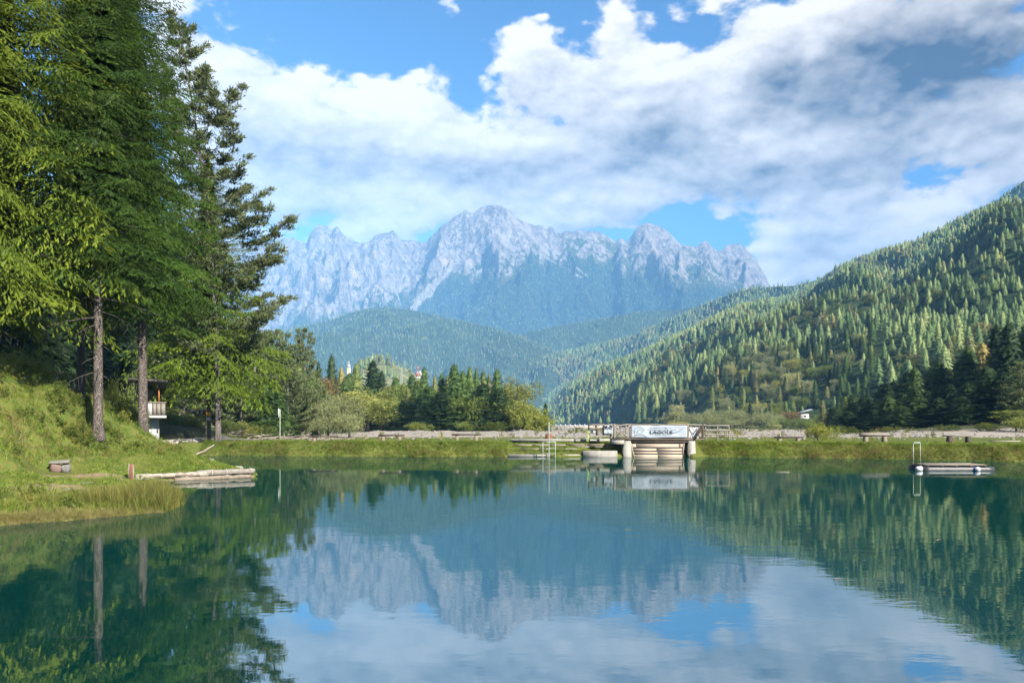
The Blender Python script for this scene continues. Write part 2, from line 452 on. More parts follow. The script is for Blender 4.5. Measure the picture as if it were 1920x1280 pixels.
# ================================================================== terrain
# shoreline of the near lake on the left (land lies to the left of it)
SHORE = np.array([(-45, -30), (-24, 4), (-16.2, 15), (-12.4, 19.3), (-11.2, 20.7), (-9.8, 22.4), (-10.6, 25.2), (-14.3, 30.0), (-15.6, 33.2),
                  (-13.6, 35.2), (-11.8, 36.6), (-13.0, 39.5), (-17.3, 46.7), (-22.2, 52.5), (-26.5, 58.0), (-26.2, 62.5), (-22.6, 62.6), (-21.2, 60.6)])
def far_shore(x):
    x = np.asarray(x, float)
    w = np.interp(x, [-60, -22, -14, 0, 8, 14, 24, 31, 40, 60, 72, 78], [60.8, 60.6, 59.6, 58.4, 58.3, 58.2, 55.5, 51.5, 48.5, 40, 15, -30])
    return w + .22 * np.sin(x * 1.3) + .15 * np.sin(x * 3.1 + 1) - 0.0
def left_sd(x, y):
    """signed distance to the left shore, positive on land"""
    x = np.asarray(x, float); y = np.asarray(y, float)
    best = np.full(x.shape, 1e9); inside = np.zeros(x.shape, bool)
    poly = np.vstack([SHORE, [(-21.2, 200), (-400, 200), (-400, -30)]])
    n = len(poly)
    for i in range(n):
        a, b = poly[i], poly[(i + 1) % n]
        if i < len(SHORE) - 1:
            ab = b - a; t = np.clip(((x - a[0]) * ab[0] + (y - a[1]) * ab[1]) / (ab @ ab), 0, 1)
            d = np.hypot(x - a[0] - t * ab[0], y - a[1] - t * ab[1]); best = np.minimum(best, d)
        cond = (a[1] > y) != (b[1] > y)
        with np.errstate(divide='ignore', invalid='ignore'):
            xi = (b[0] - a[0]) * (y - a[1]) / (b[1] - a[1]) + a[0]
        inside ^= cond & (x < xi)
    wob = .18 * noise2(x * .9, y * .9, 5) + .1 * noise2(x * 2.7, y * 2.7, 6)
    return np.where(inside, best, -best) + wob
# the grassy hill on the left: heights picked on the slope (photo column, row, distance)
_hp = [(0, 935, 23.8), (-60, 950, 22), (60, 915, 27), (0, 885, 28.5), (0, 820, 30.5), (-80, 800, 30), (0, 745, 32.5), (0, 690, 35), (-120, 640, 36), (-200, 640, 34),
       (100, 722, 37.5), (60, 770, 34), (120, 820, 34.5), (165, 745, 39.5), (200, 862, 37), (184, 806, 37.3), (184, 806, 37.8), (235, 785, 41), (270, 797, 42), (300, 862, 42.5), (260, 868, 39), (225, 830, 38.5), (280, 845, 42.5), (306, 838, 46.5),
       (112, 904, 29.5), (112, 897, 31.2), (75, 906, 29), (75, 896, 31.2), (80, 886, 33.4), (150, 904, 29.5), (150, 897, 31.2), (30, 908, 26.5), (35, 893, 29.2), (112, 889, 33.6), (95, 890, 33.0), (112, 891, 32.6), (130, 890, 33.6), (112, 886, 34.4), (160, 885, 34.5), (240, 890, 34.5), (330, 858, 47), (400, 874, 41), (440, 884, 37.5), (180, 925, 27.5), (100, 940, 24), (250, 930, 26), (330, 836, 58), (409, 834, 62), (370, 838, 60), (390, 824, 66), (300, 826, 66), (480, 824, 66)]
_HP = np.array([P(*h) for h in _hp] + [(-26, 41, 5.6), (-24, 46, 4.2), (-30, 50, 5.2), (-38, 40, 7.5), (-45, 55, 7.5), (-28, 60, 2.2), (-36, 70, 2.6), (-30, 14, 3.0), (-45, 0, 4), (-60, 30, 9), (-24, 28, 4.6), (-28, 22, 4.0), (-25, 54, 1.9), (-55, 80, 6)])
def hill_z(x, y):
    x = np.asarray(x, float); num = 0; den = 0
    for (a, b, c) in _HP:
        w = 1.0 / ((x - a) ** 2 + (y - b) ** 2 + .3) ** 2.0
        num = num + w * c; den = den + w
    return num / den
def floor_z(x, y):
    """the drained reservoir behind the dike, rising into the woods on both sides"""
    x = np.asarray(x, float); y = np.asarray(y, float)
    z = np.interp(y, [60, 66, 72, 90, 150, 220, 340, 700, 3000, 12000], [1.0, 1.0, .85, .70, .45, .25, -.45, -1.6, -2.0, -2.0])
    s = np.clip((-x - .27 * y - 4.5) / 34, 0, 1.6) * sstep(y, 55, 80) * (1 - sstep(y, 260, 420))
    z = z + 11 * s
    s2 = np.clip((x - .40 * y - 6) / 60, 0, 2) * sstep(y, 110, 160)
    z = z + 6 * s2
    z = z + .10 * fbm(x * .22, y * .22, 3, seed=9) * sstep(y, 66, 80)
    # low stony bank in front of the middle grove
    z = z + .6 * np.exp(-((y - 131) / 9.0) ** 2) * sstep(x, -32, -22) * (1 - sstep(x, 3, 12)) * (1 + .5 * noise2(x * .3, y * .3, 3))
    return z
def ground_z(x, y):
    x = np.asarray(x, float); y = np.asarray(y, float)
    dl = left_sd(x, y)
    df = y - far_shore(x)
    hz = hill_z(x, y) + .05 * fbm(x * .8, y * .8, 4, seed=2) + .16 * sstep(dl, 3, 8) * fbm(x * .28, y * .28, 3, seed=12)
    bank_l = np.minimum(np.where(dl > 0, .03 + .30 * dl ** .8 + .055 * dl ** 2, dl * .55), hz)
    top = 1.00 + .05 * noise2(x * .5, y * .5, 8)
    terr = sstep(x, -.6, .2) * (1 - sstep(x, 7.9, 8.5))
    prof = np.where(df < 0, df * .6, np.minimum(.06 + .62 * df ** .85, top))
    # terraces beside the bridge
    tstep = np.where(df < 0, df * .6, .20 + np.floor(np.clip(df / .75, 0, 4)) * .235)
    prof = prof * (1 - terr) + np.minimum(tstep, 1.04) * terr
    # cut for the sluice under the bridge
    cut = sstep(x, 8.62, 8.68) * (1 - sstep(x, 12.9, 12.96)) * (1 - sstep(df, 4.5, 7.0))
    prof = prof * (1 - cut) - .9 * cut
    back = floor_z(x, y)
    w = sstep(df, 5.5, 9.0)
    far = prof * (1 - w) + back * w
    wl = 1 - sstep(x, -24.5, -20.5)              # blend of the left land into the dike
    z = np.maximum(np.where(dl > -6, bank_l, -2.0), np.where(df > -6, far, -2.0))
    land = np.where((dl > 0) & (df > 0), wl * np.minimum(bank_l, hz) + (1 - wl) * far, z)
    wb = sstep(y, 64, 78)
    land = np.where(dl > 0, land * (1 - wb) + np.maximum(back, land * (1 - wb)) * wb, land)
    return np.maximum(land, -1.6)

def grid_mesh(name, X, Y, Z, attrs=None, smooth=True, keep=None):
    r, c = X.shape
    idx = np.arange(r * c).reshape(r, c)
    Q = np.stack([idx[:-1, :-1], idx[:-1, 1:], idx[1:, 1:], idx[1:, :-1]], -1).reshape(-1, 4)
    return make_mesh(name, np.stack([X, Y, Z], -1).reshape(-1, 3), Q, smooth, attrs)

xs = np.concatenate([np.arange(-75, -32, .8), np.arange(-32, 40, .3), np.arange(40, 82, .8)])
ys = np.concatenate([np.arange(-30, 14, .8), np.arange(14, 72, .3), np.arange(72, 102, .8)])
GX, GY = np.meshgrid(xs, ys)
GZ = ground_z(GX, GY)
PATH = np.array([P(270, 826, 63.5)[:2], P(300, 826, 64.5)[:2], P(360, 826, 66)[:2], P(450, 824, 67)[:2], P(520, 822, 68)[:2]])
def path_d(x, y):
    best = np.full(np.shape(x), 1e9)
    for a, b in zip(PATH[:-1], PATH[1:]):
        ab = b - a; t = np.clip(((x - a[0]) * ab[0] + (y - a[1]) * ab[1]) / (ab @ ab), 0, 1)
        best = np.minimum(best, np.hypot(x - a[0] - t * ab[0], y - a[1] - t * ab[1]))
    return best
def bare_at(x, y):
    """trodden earth: round the stone bench, along the shore edge"""
    a = P(170, 897, 32.2); b = P(95, 925, 27.0)
    d = np.minimum(np.hypot((x - a[0]) / 2.6, (y - a[1]) / 1.5), np.hypot((x - b[0]) / 1.7, (y - b[1]) / 2.2))
    v = .72 * np.exp(-d ** 2)
    dl = left_sd(x, y)
    v = np.maximum(v, .62 * np.exp(-(dl / .16) ** 2))
    return v + .15 * fbm(x * .9, y * .9, 3, seed=21)
link('ground', grid_mesh('ground', GX, GY, GZ, {'bare': bare_at(GX, GY)}), M['ground'], kind='structure')

# drained lake bed and valley floor, out to the foot of the mountains and beyond
th = np.radians(np.concatenate([np.linspace(-178, -50, 40), np.linspace(-48, 48, 260), np.linspace(50, 182, 41)]))
rr = np.concatenate([np.linspace(72, 200, 60), np.geomspace(205, 8800, 60)])
TH, RR = np.meshgrid(th, rr)
BX, BY = RR * np.sin(TH), RR * np.cos(TH)
BZ = floor_z(BX, np.maximum(BY, 60)) - .06
BZ = np.where(BY < 68, np.minimum(BZ, .9) - 1.0 * (BY < 62), BZ)
wood = np.maximum(sstep(-BX - .27 * BY - 4.5, 0, 5) * (BY < 420), sstep(BX - .40 * BY - 6, 4, 12) * sstep(BY, 110, 160))
link('dry_lake_bed', grid_mesh('dry_lake_bed', BX, BY, BZ, {'wood': wood}), M['gravel'], kind='structure')

wv = np.array([(-50, -25, 0), (80, -25, 0), (80, 64, 0), (-50, 64, 0)], float)
link('water', make_mesh('water', wv, np.array([[0, 1, 2, 3]])), M['water'], kind='structure')

# pale gravel path on the left, laid a little above the turf
pv = []; pq = []
pp = np.array([PATH[0] + (PATH[1] - PATH[0]) * t for t in np.linspace(0, 1, 8)] + [PATH[i] + (PATH[i + 1] - PATH[i]) * t for i in range(1, len(PATH) - 1) for t in np.linspace(.1, 1, 10)])
for i, (x, y) in enumerate(pp):
    w = 1.5 + .25 * math.sin(i * 1.7)
    for k in np.linspace(-1, 1, 7):
        yy = y + k * w; pv.append((x, yy, float(ground_z(np.array([x]), np.array([yy]))[0]) + .05))
for i in range(len(pp) - 1):
    for k in range(6):
        a = i * 7 + k; pq.append((a, a + 7, a + 8, a + 1))
M['path'] = simple('path_gravel', (.33, .305, .265), (.25, .23, .195), 2.0, .95, .02)
link('path', make_mesh('path', np.array(pv), np.array(pq), True), M['path'], kind='structure')

# ------------------------------------------------------------------ mountains
def profile(pts):
    pts = np.array(pts, float); return lambda u: np.interp(u, pts[:, 0], pts[:, 1])
SKYLINE = profile([(-200, 560), (150, 520), (300, 480), (400, 462), (480, 458), (516, 446), (545, 447), (576, 454), (578.5, 441), (585, 430), (593, 425), (601, 422), (608, 424), (615, 422), (621, 432), (627, 428), (633, 426), (643, 439), (660, 450), (677, 456),
                   (694, 450), (702, 441.5), (712, 438), (722, 436), (729, 435), (736, 431.5), (746, 437), (751, 448.6), (775, 451.4), (800, 451.4), (815, 438.7), (829, 423), (846, 410.6), (860, 402), (871, 392), (879, 397), (886, 402),
                   (893, 395), (899, 391), (913, 386.7), (922, 384), (931, 382.5), (944, 386.7), (958, 395), (969, 409), (981, 416), (991, 420), (1002, 420.5), (1013, 419), (1022, 428), (1028, 427), (1033, 422), (1041, 434.5), (1053, 436), (1067, 431.5), (1075, 436),
                   (1084, 431.5), (1109, 433.7), (1129, 437), (1141, 443), (1154, 451.4), (1164, 445.8), (1175, 452.8), (1185, 438.7), (1199, 422), (1209, 414.8), (1219, 417.7), (1238, 422), (1255, 434.5), (1269, 451), (1279, 460), (1290, 459), (1302, 464), (1314, 455.6), (1324, 452),
                   (1334, 460), (1347, 472.5), (1354, 471), (1365, 457), (1376, 455), (1390, 458), (1404, 471), (1421, 492), (1435, 517), (1442, 531), (1475, 575), (1550, 620), (1750, 660), (2000, 690)])
VEGLINE = profile([(300, 520), (480, 600), (560, 575), (640, 560), (700, 545), (760, 545), (800, 500), (850, 480), (930, 470), (1000, 455), (1060, 446), (1120, 452), (1180, 462), (1250, 482), (1320, 480), (1370, 505), (1430, 545), (1600, 640)])
U = np.arange(330, 1640, 2.5); Tn = np.concatenate([np.linspace(0, 1, 330), np.linspace(1.012, 1.25, 14)])
UU, TT = np.meshgrid(U, Tn)
wig = 120 * noise2(U / 90., U * 0, 31) + 60 * noise2(U / 33., U * 0, 32)
Yr = 7300 + wig + 500 * sstep(U, 1290, 1400) - 350 * np.exp(-((U - 930) / 120.) ** 2)
Yb = 4300 + 0 * U
YY = Yb + (Yr - Yb) * TT
zr = (HOR - SKYLINE(U)) / F * Yr + CAMH
jag = 8 * noise2(U / 7., U * 0, 41) + 14 * noise2(U / 16., U * 0, 42)
zr = zr + jag * np.where(U < 1440, 1, 0)
XX = (UU - 960) / F * YY
t1 = np.clip(TT, 0, 1)
# slope shape: forested apron below, cliffs above; cliffs start lower on the left massif
cl = np.interp(U, [480, 700, 800, 930, 1100, 1250, 1400], [.34, .40, .55, .66, .70, .62, .5])
hb = np.interp(U, [480, 700, 800, 930, 1100, 1250, 1400], [.16, .24, .36, .44, .50, .44, .36])
shape = np.where(t1 < cl, hb * (t1 / cl) ** 1.25, hb + (1 - hb) * ((t1 - cl) / (1 - cl)) ** 1.06)
env = np.clip(t1 * (1 - t1) * 4, 0, 1) ** .8
fade = np.clip((1 - t1) * 14, 0, 1)
warpx = XX + 140 * fbm(XX / 500, YY / 500, 3, seed=51)
gull = ridged(warpx / 420., YY / 1500., 5, seed=60) - .75
gull2 = ridged(warpx / 150., YY / 420., 4, seed=70) - .75
big = fbm(XX / 1100., YY / 1300., 3, seed=80)
rockw = sstep(t1, cl - .12, cl + .10)
ZB = zr * shape
ZZ = zr * shape + env * fade * (gull * (95 + 120 * rockw) + gull2 * (22 + 60 * rockw) + big * 130 + rockw * (62 * (ridged(XX / 270 + .3 * big, YY / 270 + ZB / 300, 4, seed=101) - .8) + 30 * fbm(XX / 70, ZB / 60, 3, seed=105)))
# spurs: the broad rib under the main summit and the ones left of it
for (uc, w, amp, tc_) in ((930, 70, 150, .7), (700, 28, 120, .68), (640, 36, 110, .6), (560, 34, 130, .55), (1225, 60, 140, .72), (1060, 40, 80, .75), (830, 36, 60, .8)):
    lean = (UU - uc - (1 - t1) * 40)
    ZZ = ZZ + amp * np.exp(-(lean / w) ** 2) * np.clip(1 - np.abs(t1 - tc_) / .32, 0, 1) * fade
ZZ = np.where(TT > 1, zr * (1 - (TT - 1) * 2.6) + 20 * noise2(XX / 90, YY / 90, 5), ZZ)
# keep everything in front of the ridge under the skyline
lim = CAMH + (zr - CAMH) / Yr * YY
ZZ = np.where(TT < 1, np.minimum(ZZ, lim - 14 * np.clip((1 - t1) * 8, 0, 1)), ZZ)
ZZ = ZZ * sstep(TT, -.01, .05) - 2.5 + 0
row = HOR - (ZZ - CAMH) / YY * F
gx = np.gradient(ZZ, axis=0) / (np.gradient(YY, axis=0)); gu = np.gradient(ZZ, axis=1) / np.gradient(XX, axis=1)
steep = np.hypot(gx, gu)
veg = .5 + (row - VEGLINE(UU)) / 75. + .32 * fbm(XX / 260, YY / 260, 4, seed=90) - .42 * np.clip(steep - .85, -.8, 1.2)
leftm = 1 - sstep(UU, 700, 800)
veg = np.where(leftm > 0, veg + leftm * (.10 + .35 * fbm(XX / 150, ZZ / 220, 4, seed=95)), veg)
forest = np.clip(veg, 0, 1)
def streak(u0, v0, u1, v1, w0, w1):
    """long scree chute between two points of the slope"""
    a = np.array([u0, v0]); b = np.array([u1, v1]); ab = b - a
    t = np.clip(((UU - a[0]) * ab[0] + (row - a[1]) * ab[1]) / (ab @ ab), 0, 1)
    d = np.hypot(UU - a[0] - t * ab[0], row - a[1] - t * ab[1]) / (w0 + (w1 - w0) * t)
    d = d + .35 * fbm(XX / 120, YY / 120, 3, seed=97)
    return np.clip(1.2 - d, 0, 1)
scree = np.zeros_like(row)
for s in ((866, 482, 775, 574, 5, 13), (960, 405, 1030, 478, 4, 3), (1040, 470, 1105, 520, 3, 2), (1238, 498, 1262, 525, 5, 2), (742, 545, 752, 572, 3, 2), (706, 560, 716, 575, 4, 3),
          (800, 480, 870, 470, 6, 7), (668, 470, 676, 500, 6, 3), (1300, 490, 1390, 545, 3, 3), (1000, 470, 1090, 520, 2, 2), (672, 520, 690, 570, 3, 2)):
    scree = np.maximum(scree, streak(*s))
scree = scree * (TT < 1) * .9
mtn = grid_mesh('mountain_range', XX, YY, ZZ, {'forest': forest, 'scree': scree})
link('mountain_range', mtn, M['rock'], kind='structure')
MT = (U, Tn, XX, YY, ZZ, forest, row)

def ridge_terrain(name, crest, y_front, y_crest, u0, u1, du, nt, seed, power=1.0, rough=1.0, back=.5, base=None, tree=0.0):
    """a wooded ridge: crest line given by photo column/row, front foot and crest distances"""
    u = np.arange(u0, u1, du); t = np.concatenate([np.linspace(0, 1, nt), np.linspace(1.05, 1 + back, 8)])
    u2, t2 = np.meshgrid(u, t)
    yf = np.interp(u, *zip(*y_front)); yc = np.interp(u, *zip(*y_crest))
    yc = yc * (1 + .02 * noise2(u / 60., u * 0, seed))
    y2 = yf + (yc - yf) * t2; x2 = (u2 - 960) / F * y2
    zc = (HOR - crest(u)) / F * yc + CAMH - tree
    zb = base if base is not None else -1.5
    tt = np.clip(t2, 0, 1)
    sc = np.clip(yc, 0, 4000) * .02
    en = np.clip(tt * (1 - tt) * 4, 0, 1)
    z2 = zb + (zc - zb) * (tt ** power) + en * rough * sc * (fbm(x2 / (sc * 7), y2 / (sc * 7), 4, seed=seed) + .7 * (ridged(x2 / (sc * 5), y2 / (sc * 9), 3, seed=seed + 5) - .8))
    z2 = np.where(t2 > 1, zb + (zc - zb) * (1 - (t2 - 1) * 1.3), z2)
    limit = CAMH + (zc - CAMH) / yc * y2
    z2 = np.where(t2 < 1, np.minimum(z2, limit), z2)
    o = link(name, grid_mesh(name, x2, y2, z2), M['floor'], kind='structure')
    return dict(u=u, t=t, x=x2, y=y2, z=z2, obj=o)

# near wooded hill on the right, the bluer ridge behind it, the far right shoulder
HILL_A = profile([(960, 790), (1000, 772), (1040, 742), (1072, 706), (1120, 686), (1185, 664), (1240, 641), (1292, 619), (1340, 594), (1382, 574), (1440, 560), (1480, 554), (1504, 543), (1566, 500), (1615, 474), (1660, 462), (1714, 451), (1789, 413), (1858, 384), (1920, 368), (2050, 330), (2300, 290)])
HILL_B = profile([(880, 735), (930, 700), (960, 686), (1010, 668), (1060, 653), (1110, 644), (1171, 630), (1230, 604), (1297, 576), (1340, 556), (1380, 542), (1410, 534), (1450, 531), (1490, 529), (1540, 516), (1600, 482), (1660, 458), (1700, 460), (1800, 480)])
HILL_C = profile([(1600, 560), (1700, 470), (1780, 418), (1858, 378), (1920, 332), (2000, 300), (2200, 250)])
KN = ((900, 1), )
tA = ridge_terrain('forested_hill', HILL_A, [(960, 1900), (1040, 1350), (1200, 640), (1330, 440), (1500, 380), (1700, 330), (2300, 300)],
                   [(960, 2300), (1072, 2250), (1292, 2300), (1500, 2300), (1700, 1950), (1920, 1800), (2300, 1700)], 965, 2300, 6, 90, 11, .92, 1.0, tree=14)
tB = ridge_terrain('forested_ridge', HILL_B, [(880, 2700), (1500, 2500)], [(880, 3700), (1171, 3400), (1490, 3000), (1800, 2700)], 880, 1810, 6, 46, 12, .95, 1.0, tree=14)
tC = ridge_terrain('forested_shoulder', HILL_C, [(1600, 2200), (2200, 2000)], [(1600, 3000), (2200, 2800)], 1640, 2300, 10, 30, 13, 1.0, .8, tree=14)
# lower wooded foothills before the rock range
FOOT_1 = profile([(300, 660), (420, 640), (511, 623), (564, 607), (620, 596), (654, 582), (691, 573), (727, 572), (775, 577), (830, 590), (900, 604), (960, 620), (1010, 640), (1060, 668)])
FOOT_2 = profile([(780, 700), (860, 668), (930, 640), (1000, 616), (1060, 604), (1115, 596), (1193, 582), (1278, 575), (1330, 570), (1420, 575), (1520, 590)])
tF1 = ridge_terrain('wooded_foothill', FOOT_1, [(300, 2300), (1060, 2600)], [(300, 4100), (700, 4200), (1060, 3700)], 320, 1050, 6, 60, 14, 1.0, 1.1, tree=14)
tF2 = ridge_terrain('wooded_foothill', FOOT_2, [(780, 3000), (1520, 3500)], [(780, 4300), (1520, 5000)], 800, 1520, 6, 50, 15, 1.0, 1.0, tree=14)
# grassy knoll with the church and pylons behind the middle grove
KNOLL = profile([(600, 740), (640, 735), (656, 716), (668, 690), (690, 677), (712, 677), (722, 681), (740, 684), (760, 690), (774, 698), (790, 716), (830, 742), (860, 770)])
tK = ridge_terrain('knoll', KNOLL, [(600, 800), (860, 800)], [(600, 1250), (860, 1250)], 600, 862, 4, 40, 16, .8, .7, tree=0)
m, t, out = new_mat('knoll_meadow')
p_ = t.new('ShaderNodeNewGeometry').outputs['Position']
principled(t, out, t.mix(t.ramp(t.noise(p_, .02, 5, .65), .4, .62), (.10, .12, .045), (.23, .20, .10)), .95, .05, t.noise(p_, .1, 4), 3.0)
tK['obj'].data.materials.clear(); tK['obj'].data.materials.append(m)

# ================================================================== foliage building
def sprays_to_mesh(B, D, L, W, N, T, cross=True, kink=.0):
    """diamond shaped needle/leaf sprays -> vertices, quads, tint"""
    D = D / (np.linalg.norm(D, axis=1)[:, None] + 1e-9)
    S = np.cross(D, N); nl = np.linalg.norm(S, axis=1)[:, None]
    S = np.where(nl < 1e-3, np.array([[1.0, .1, 0]]), S / (nl + 1e-9)); N2 = np.cross(S, D)
    Vs = []; Qs = []; Ts = []; off = 0
    for k in range(2 if cross else 1):
        A = S if k == 0 else N2
        mid = B + D * (L * .55)[:, None] - N2 * (L * kink)[:, None]
        V = np.stack([B, mid - A * (W / 2)[:, None], B + D * L[:, None], mid + A * (W / 2)[:, None]], 1)
        n = len(B); Vs.append(V.reshape(-1, 3)); Qs.append(np.arange(n * 4).reshape(n, 4) + off); off += n * 4
        Ts.append(np.repeat(T, 4))
    return np.vstack(Vs), np.vstack(Qs), np.concatenate(Ts)

class Sp:
    """a bag of sprays"""
    def __init__(self): self.a = []
    def add(self, B, D, L, W, N, T):
        n = len(B); f = lambda v: np.full(n, v, float) if np.isscalar(v) else np.asarray(v, float)
        self.a.append((np.asarray(B, float), np.asarray(D, float), f(L), f(W), np.asarray(N, float), f(T)))
    def get(self):
        return [np.concatenate([x[i] for x in self.a]) for i in range(6)]
    core = None
    def mesh(self, name, cross=True, kink=.04):
        V, Q, T = sprays_to_mesh(*self.get(), cross=cross, kink=kink)
        if self.core is None: return make_mesh(name, V, Q, False, {'tint': T})
        cv, cf, ct = self.core
        return make_mesh(name, np.vstack([V, cv]), [Q, cf + len(V)], False, {'tint': np.concatenate([T, ct])})

def skirts(seed, H, base, R, power, layers, seg, ax=None, rough=.3, sag=.35, bulge=.12):
    """the dense inner foliage of a conifer: overlapping ragged whorls"""
    r = np.random.default_rng(seed); V = []; Fc = []; T = []
    for l in range(layers):
        q = (l + r.uniform(-.2, .2)) / layers; q = max(q, 0); z = base + (H - base) * q
        rad = R * (1 - q) ** power * min(1.0, .62 + q / bulge * .38) + .012 * H
        c = along(ax, z) if ax is not None else np.array([0, 0, z])
        hgt = (H - base) / layers * r.uniform(1.7, 2.4)
        k = len(V); V.append(c + [0, 0, min(hgt, H - z)]); a0 = r.random() * 6; b = r.random()
        T.append(.3 * b + .2)
        for i in range(seg * 2):
            a = a0 + math.pi * i / seg + r.normal(0, .08); rr = rad * (r.uniform(.85, 1.1 + rough) if i % 2 == 0 else r.uniform(.45, .7))
            V.append(c + [rr * math.cos(a), rr * math.sin(a), -sag * rr * r.uniform(.4, 1.2) if i % 2 == 0 else .12 * rr])
            T.append(min(1, .45 * b + .5 * r.random()))
        for i in range(seg * 2): Fc.append((k, k + 1 + i, k + 1 + (i + 1) % (seg * 2)))
    return np.array(V), np.array(Fc), np.array(T)

def spruce_bough(r, stations=14, sprigs=6, hang=.6, sw=.020, sl=.115, flat=False):
    """one bough of unit length along +X with side twigs and hanging sprigs"""
    sp = Sp(); a = r.uniform(.10, .2); c = r.uniform(.30, .5)
    ax = lambda s: np.array([s, 0, a * s - c * s ** 2 + .24 * s ** 3])
    for i in range(stations):
        s = .10 + .9 * (i + r.uniform(-.3, .3)) / stations
        s = min(max(s, .06), .98)
        p = ax(s)
        for side in (-1, 1):
            ang = math.radians(r.uniform(42, 66)) * side
            ln = (.46 * (1 - s) ** .8 + .10) * r.uniform(.7, 1.15)
            d = np.array([math.cos(ang), math.sin(ang), -.20 - hang * .28 * r.random()])
            k = max(2, int(sprigs * (.45 + .75 * ln / .5)))
            q = (np.arange(k) + r.uniform(.2, .8, k)) / k
            B = p + d * (q * ln)[:, None] - np.array([0, 0, 1.0]) * (hang * .28 * (q * ln) ** 1.6)[:, None]
            sd = r.choice([-1, 1], k)
            a2 = ang + sd * r.uniform(.3, .9, k)
            D = np.stack([np.cos(a2), np.sin(a2), -r.uniform(.1, .3 + hang, k)], 1)
            base = r.random()
            sp.add(B, D, sl * r.uniform(.7, 1.3, k), sw * r.uniform(.8, 1.3, k), np.tile([0, 0, 1.0], (k, 1)) + r.normal(0, .25, (k, 3)), np.clip(.45 * base + .55 * r.random(k) * (.5 + .5 * q), 0, 1))
            sp.add([p + d * ln * .88 - np.array([0, 0, hang * .28 * ln ** 1.6])], [d - np.array([0, 0, .2])], sl * 1.3, sw * 1.2, [[0, 0, 1.0]], .55 + .45 * r.random())
        # hanging fringe
        k = 2
        B = np.tile(p, (k, 1)) + r.normal(0, .012, (k, 3))
        D = np.stack([r.uniform(.1, .6, k), r.uniform(-.4, .4, k), -np.ones(k) * (0.3 + hang)], 1)
        sp.add(B, D, sl * r.uniform(.9, 1.6, k), sw, np.tile([1.0, 0, .2], (k, 1)), r.random(k) * .7)
    sp.add([ax(.93)], [[1, 0, -.1]], sl * 1.3, sw * 1.2, [[0, 0, 1.0]], .9)
    return sp.get()

def place_bough(sp, bough, origin, az, pitch, L, wide=1.0, tint=0.0, roll=0.0):
    B, D, Lg, W, N, T = bough
    R = np.array(Matrix.Rotation(az, 3, 'Z') @ Matrix.Rotation(-pitch, 3, 'Y') @ Matrix.Rotation(roll, 3, 'X'))
    S = np.array([1, wide, 1.0])
    k = min(L, 1.0 + (L - 1) * .55) if L > 1 else L
    sp.a.append(((B * S * L) @ R.T + origin, (D * S) @ R.T, Lg * k, W * k, N @ R.T, np.clip(T + tint, 0, 1)))

def trunk_axis(H, r, lean=0.0, lean_az=0.0, wob=.12, n=16):
    z = np.linspace(0, H, n); t = z / H
    x = lean * t ** 2.2 * math.cos(lean_az) + wob * np.cumsum(r.normal(0, .35, n)) * .25 * t; y = lean * t ** 2.2 * math.sin(lean_az) + wob * np.cumsum(r.normal(0, .35, n)) * .25 * t
    return np.stack([x, y, z], 1)
def along(ax, z):
    return np.array([np.interp(z, ax[:, 2], ax[:, 0]), np.interp(z, ax[:, 2], ax[:, 1]), z])
def trunk_mesh(name, ax, r0, seed=0, seg=12, flare=1.28, top=.04):
    H = ax[-1, 2]; t = ax[:, 2] / H
    zz = np.concatenate([np.linspace(-.35, 1.2, 7), np.linspace(1.6, H, len(ax))]); P_ = np.array([along(ax, max(z, 0)) * [1, 1, 0] + [0, 0, z] for z in zz])
    rad = r0 * (1 - np.clip(zz / H, 0, 1)) ** .8 + top * .3
    rad = rad * (1 + (flare - 1) * np.exp(-np.clip(zz, -.3, 9) / .35))
    mb = MB(); mb.tube(P_, rad, seg, .035, seed, True)
    return mb

def bark_mat(name, c1, c2, c3, scale=20.0):
    m, t, out = new_mat(name)
    v = t.vmath('MULTIPLY', t.new('ShaderNodeTexCoord').outputs['Object'], (1, 1, .38))
    vw = t.vmath('ADD', v, t.vmath('SCALE', t.noise(v, 6.0, 3, .6, out='Color'), s=.10))
    vo = t.new('ShaderNodeTexVoronoi', feature='DISTANCE_TO_EDGE'); t.put(vo.inputs['Vector'], vw); vo.inputs['Scale'].default_value = scale
    pl = t.new('ShaderNodeTexVoronoi'); t.put(pl.inputs['Vector'], vw); pl.inputs['Scale'].default_value = scale
    sp_ = t.new('ShaderNodeSeparateColor'); t.l.new(pl.outputs['Color'], sp_.inputs[0])
    blot = t.noise(v, 2.2, 6, .7)
    col = t.mix(sp_.outputs[0], c1, c2)
    col = t.mix(t.ramp(blot, .48, .66), col, c3)
    crack = t.ramp(vo.outputs['Distance'], -.03, .13)
    col = t.mix(crack, (c1[0] * .22, c1[1] * .2, c1[2] * .2), col)
    principled(t, out, col, .92, .08, t.math('ADD', crack, t.math('MULTIPLY', t.noise(v, 30, 3, .6), .6)), .03)
    return m
BARK = bark_mat('spruce_bark', (.115, .092, .080), (.215, .182, .162), (.085, .076, .066))
BARK_PINE = bark_mat('pine_bark', (.13, .11, .10), (.25, .22, .20), (.09, .08, .072), 22.0)
BARK_DARK = simple('dark_bark', (.07, .058, .05), (.04, .033, .03), 3.0, .9, .02, 4, .1, (1, 1, .3))
DEADWOOD = simple('dead_twigs', (.085, .075, .06), (.05, .045, .036), 3.0, .9, .01)

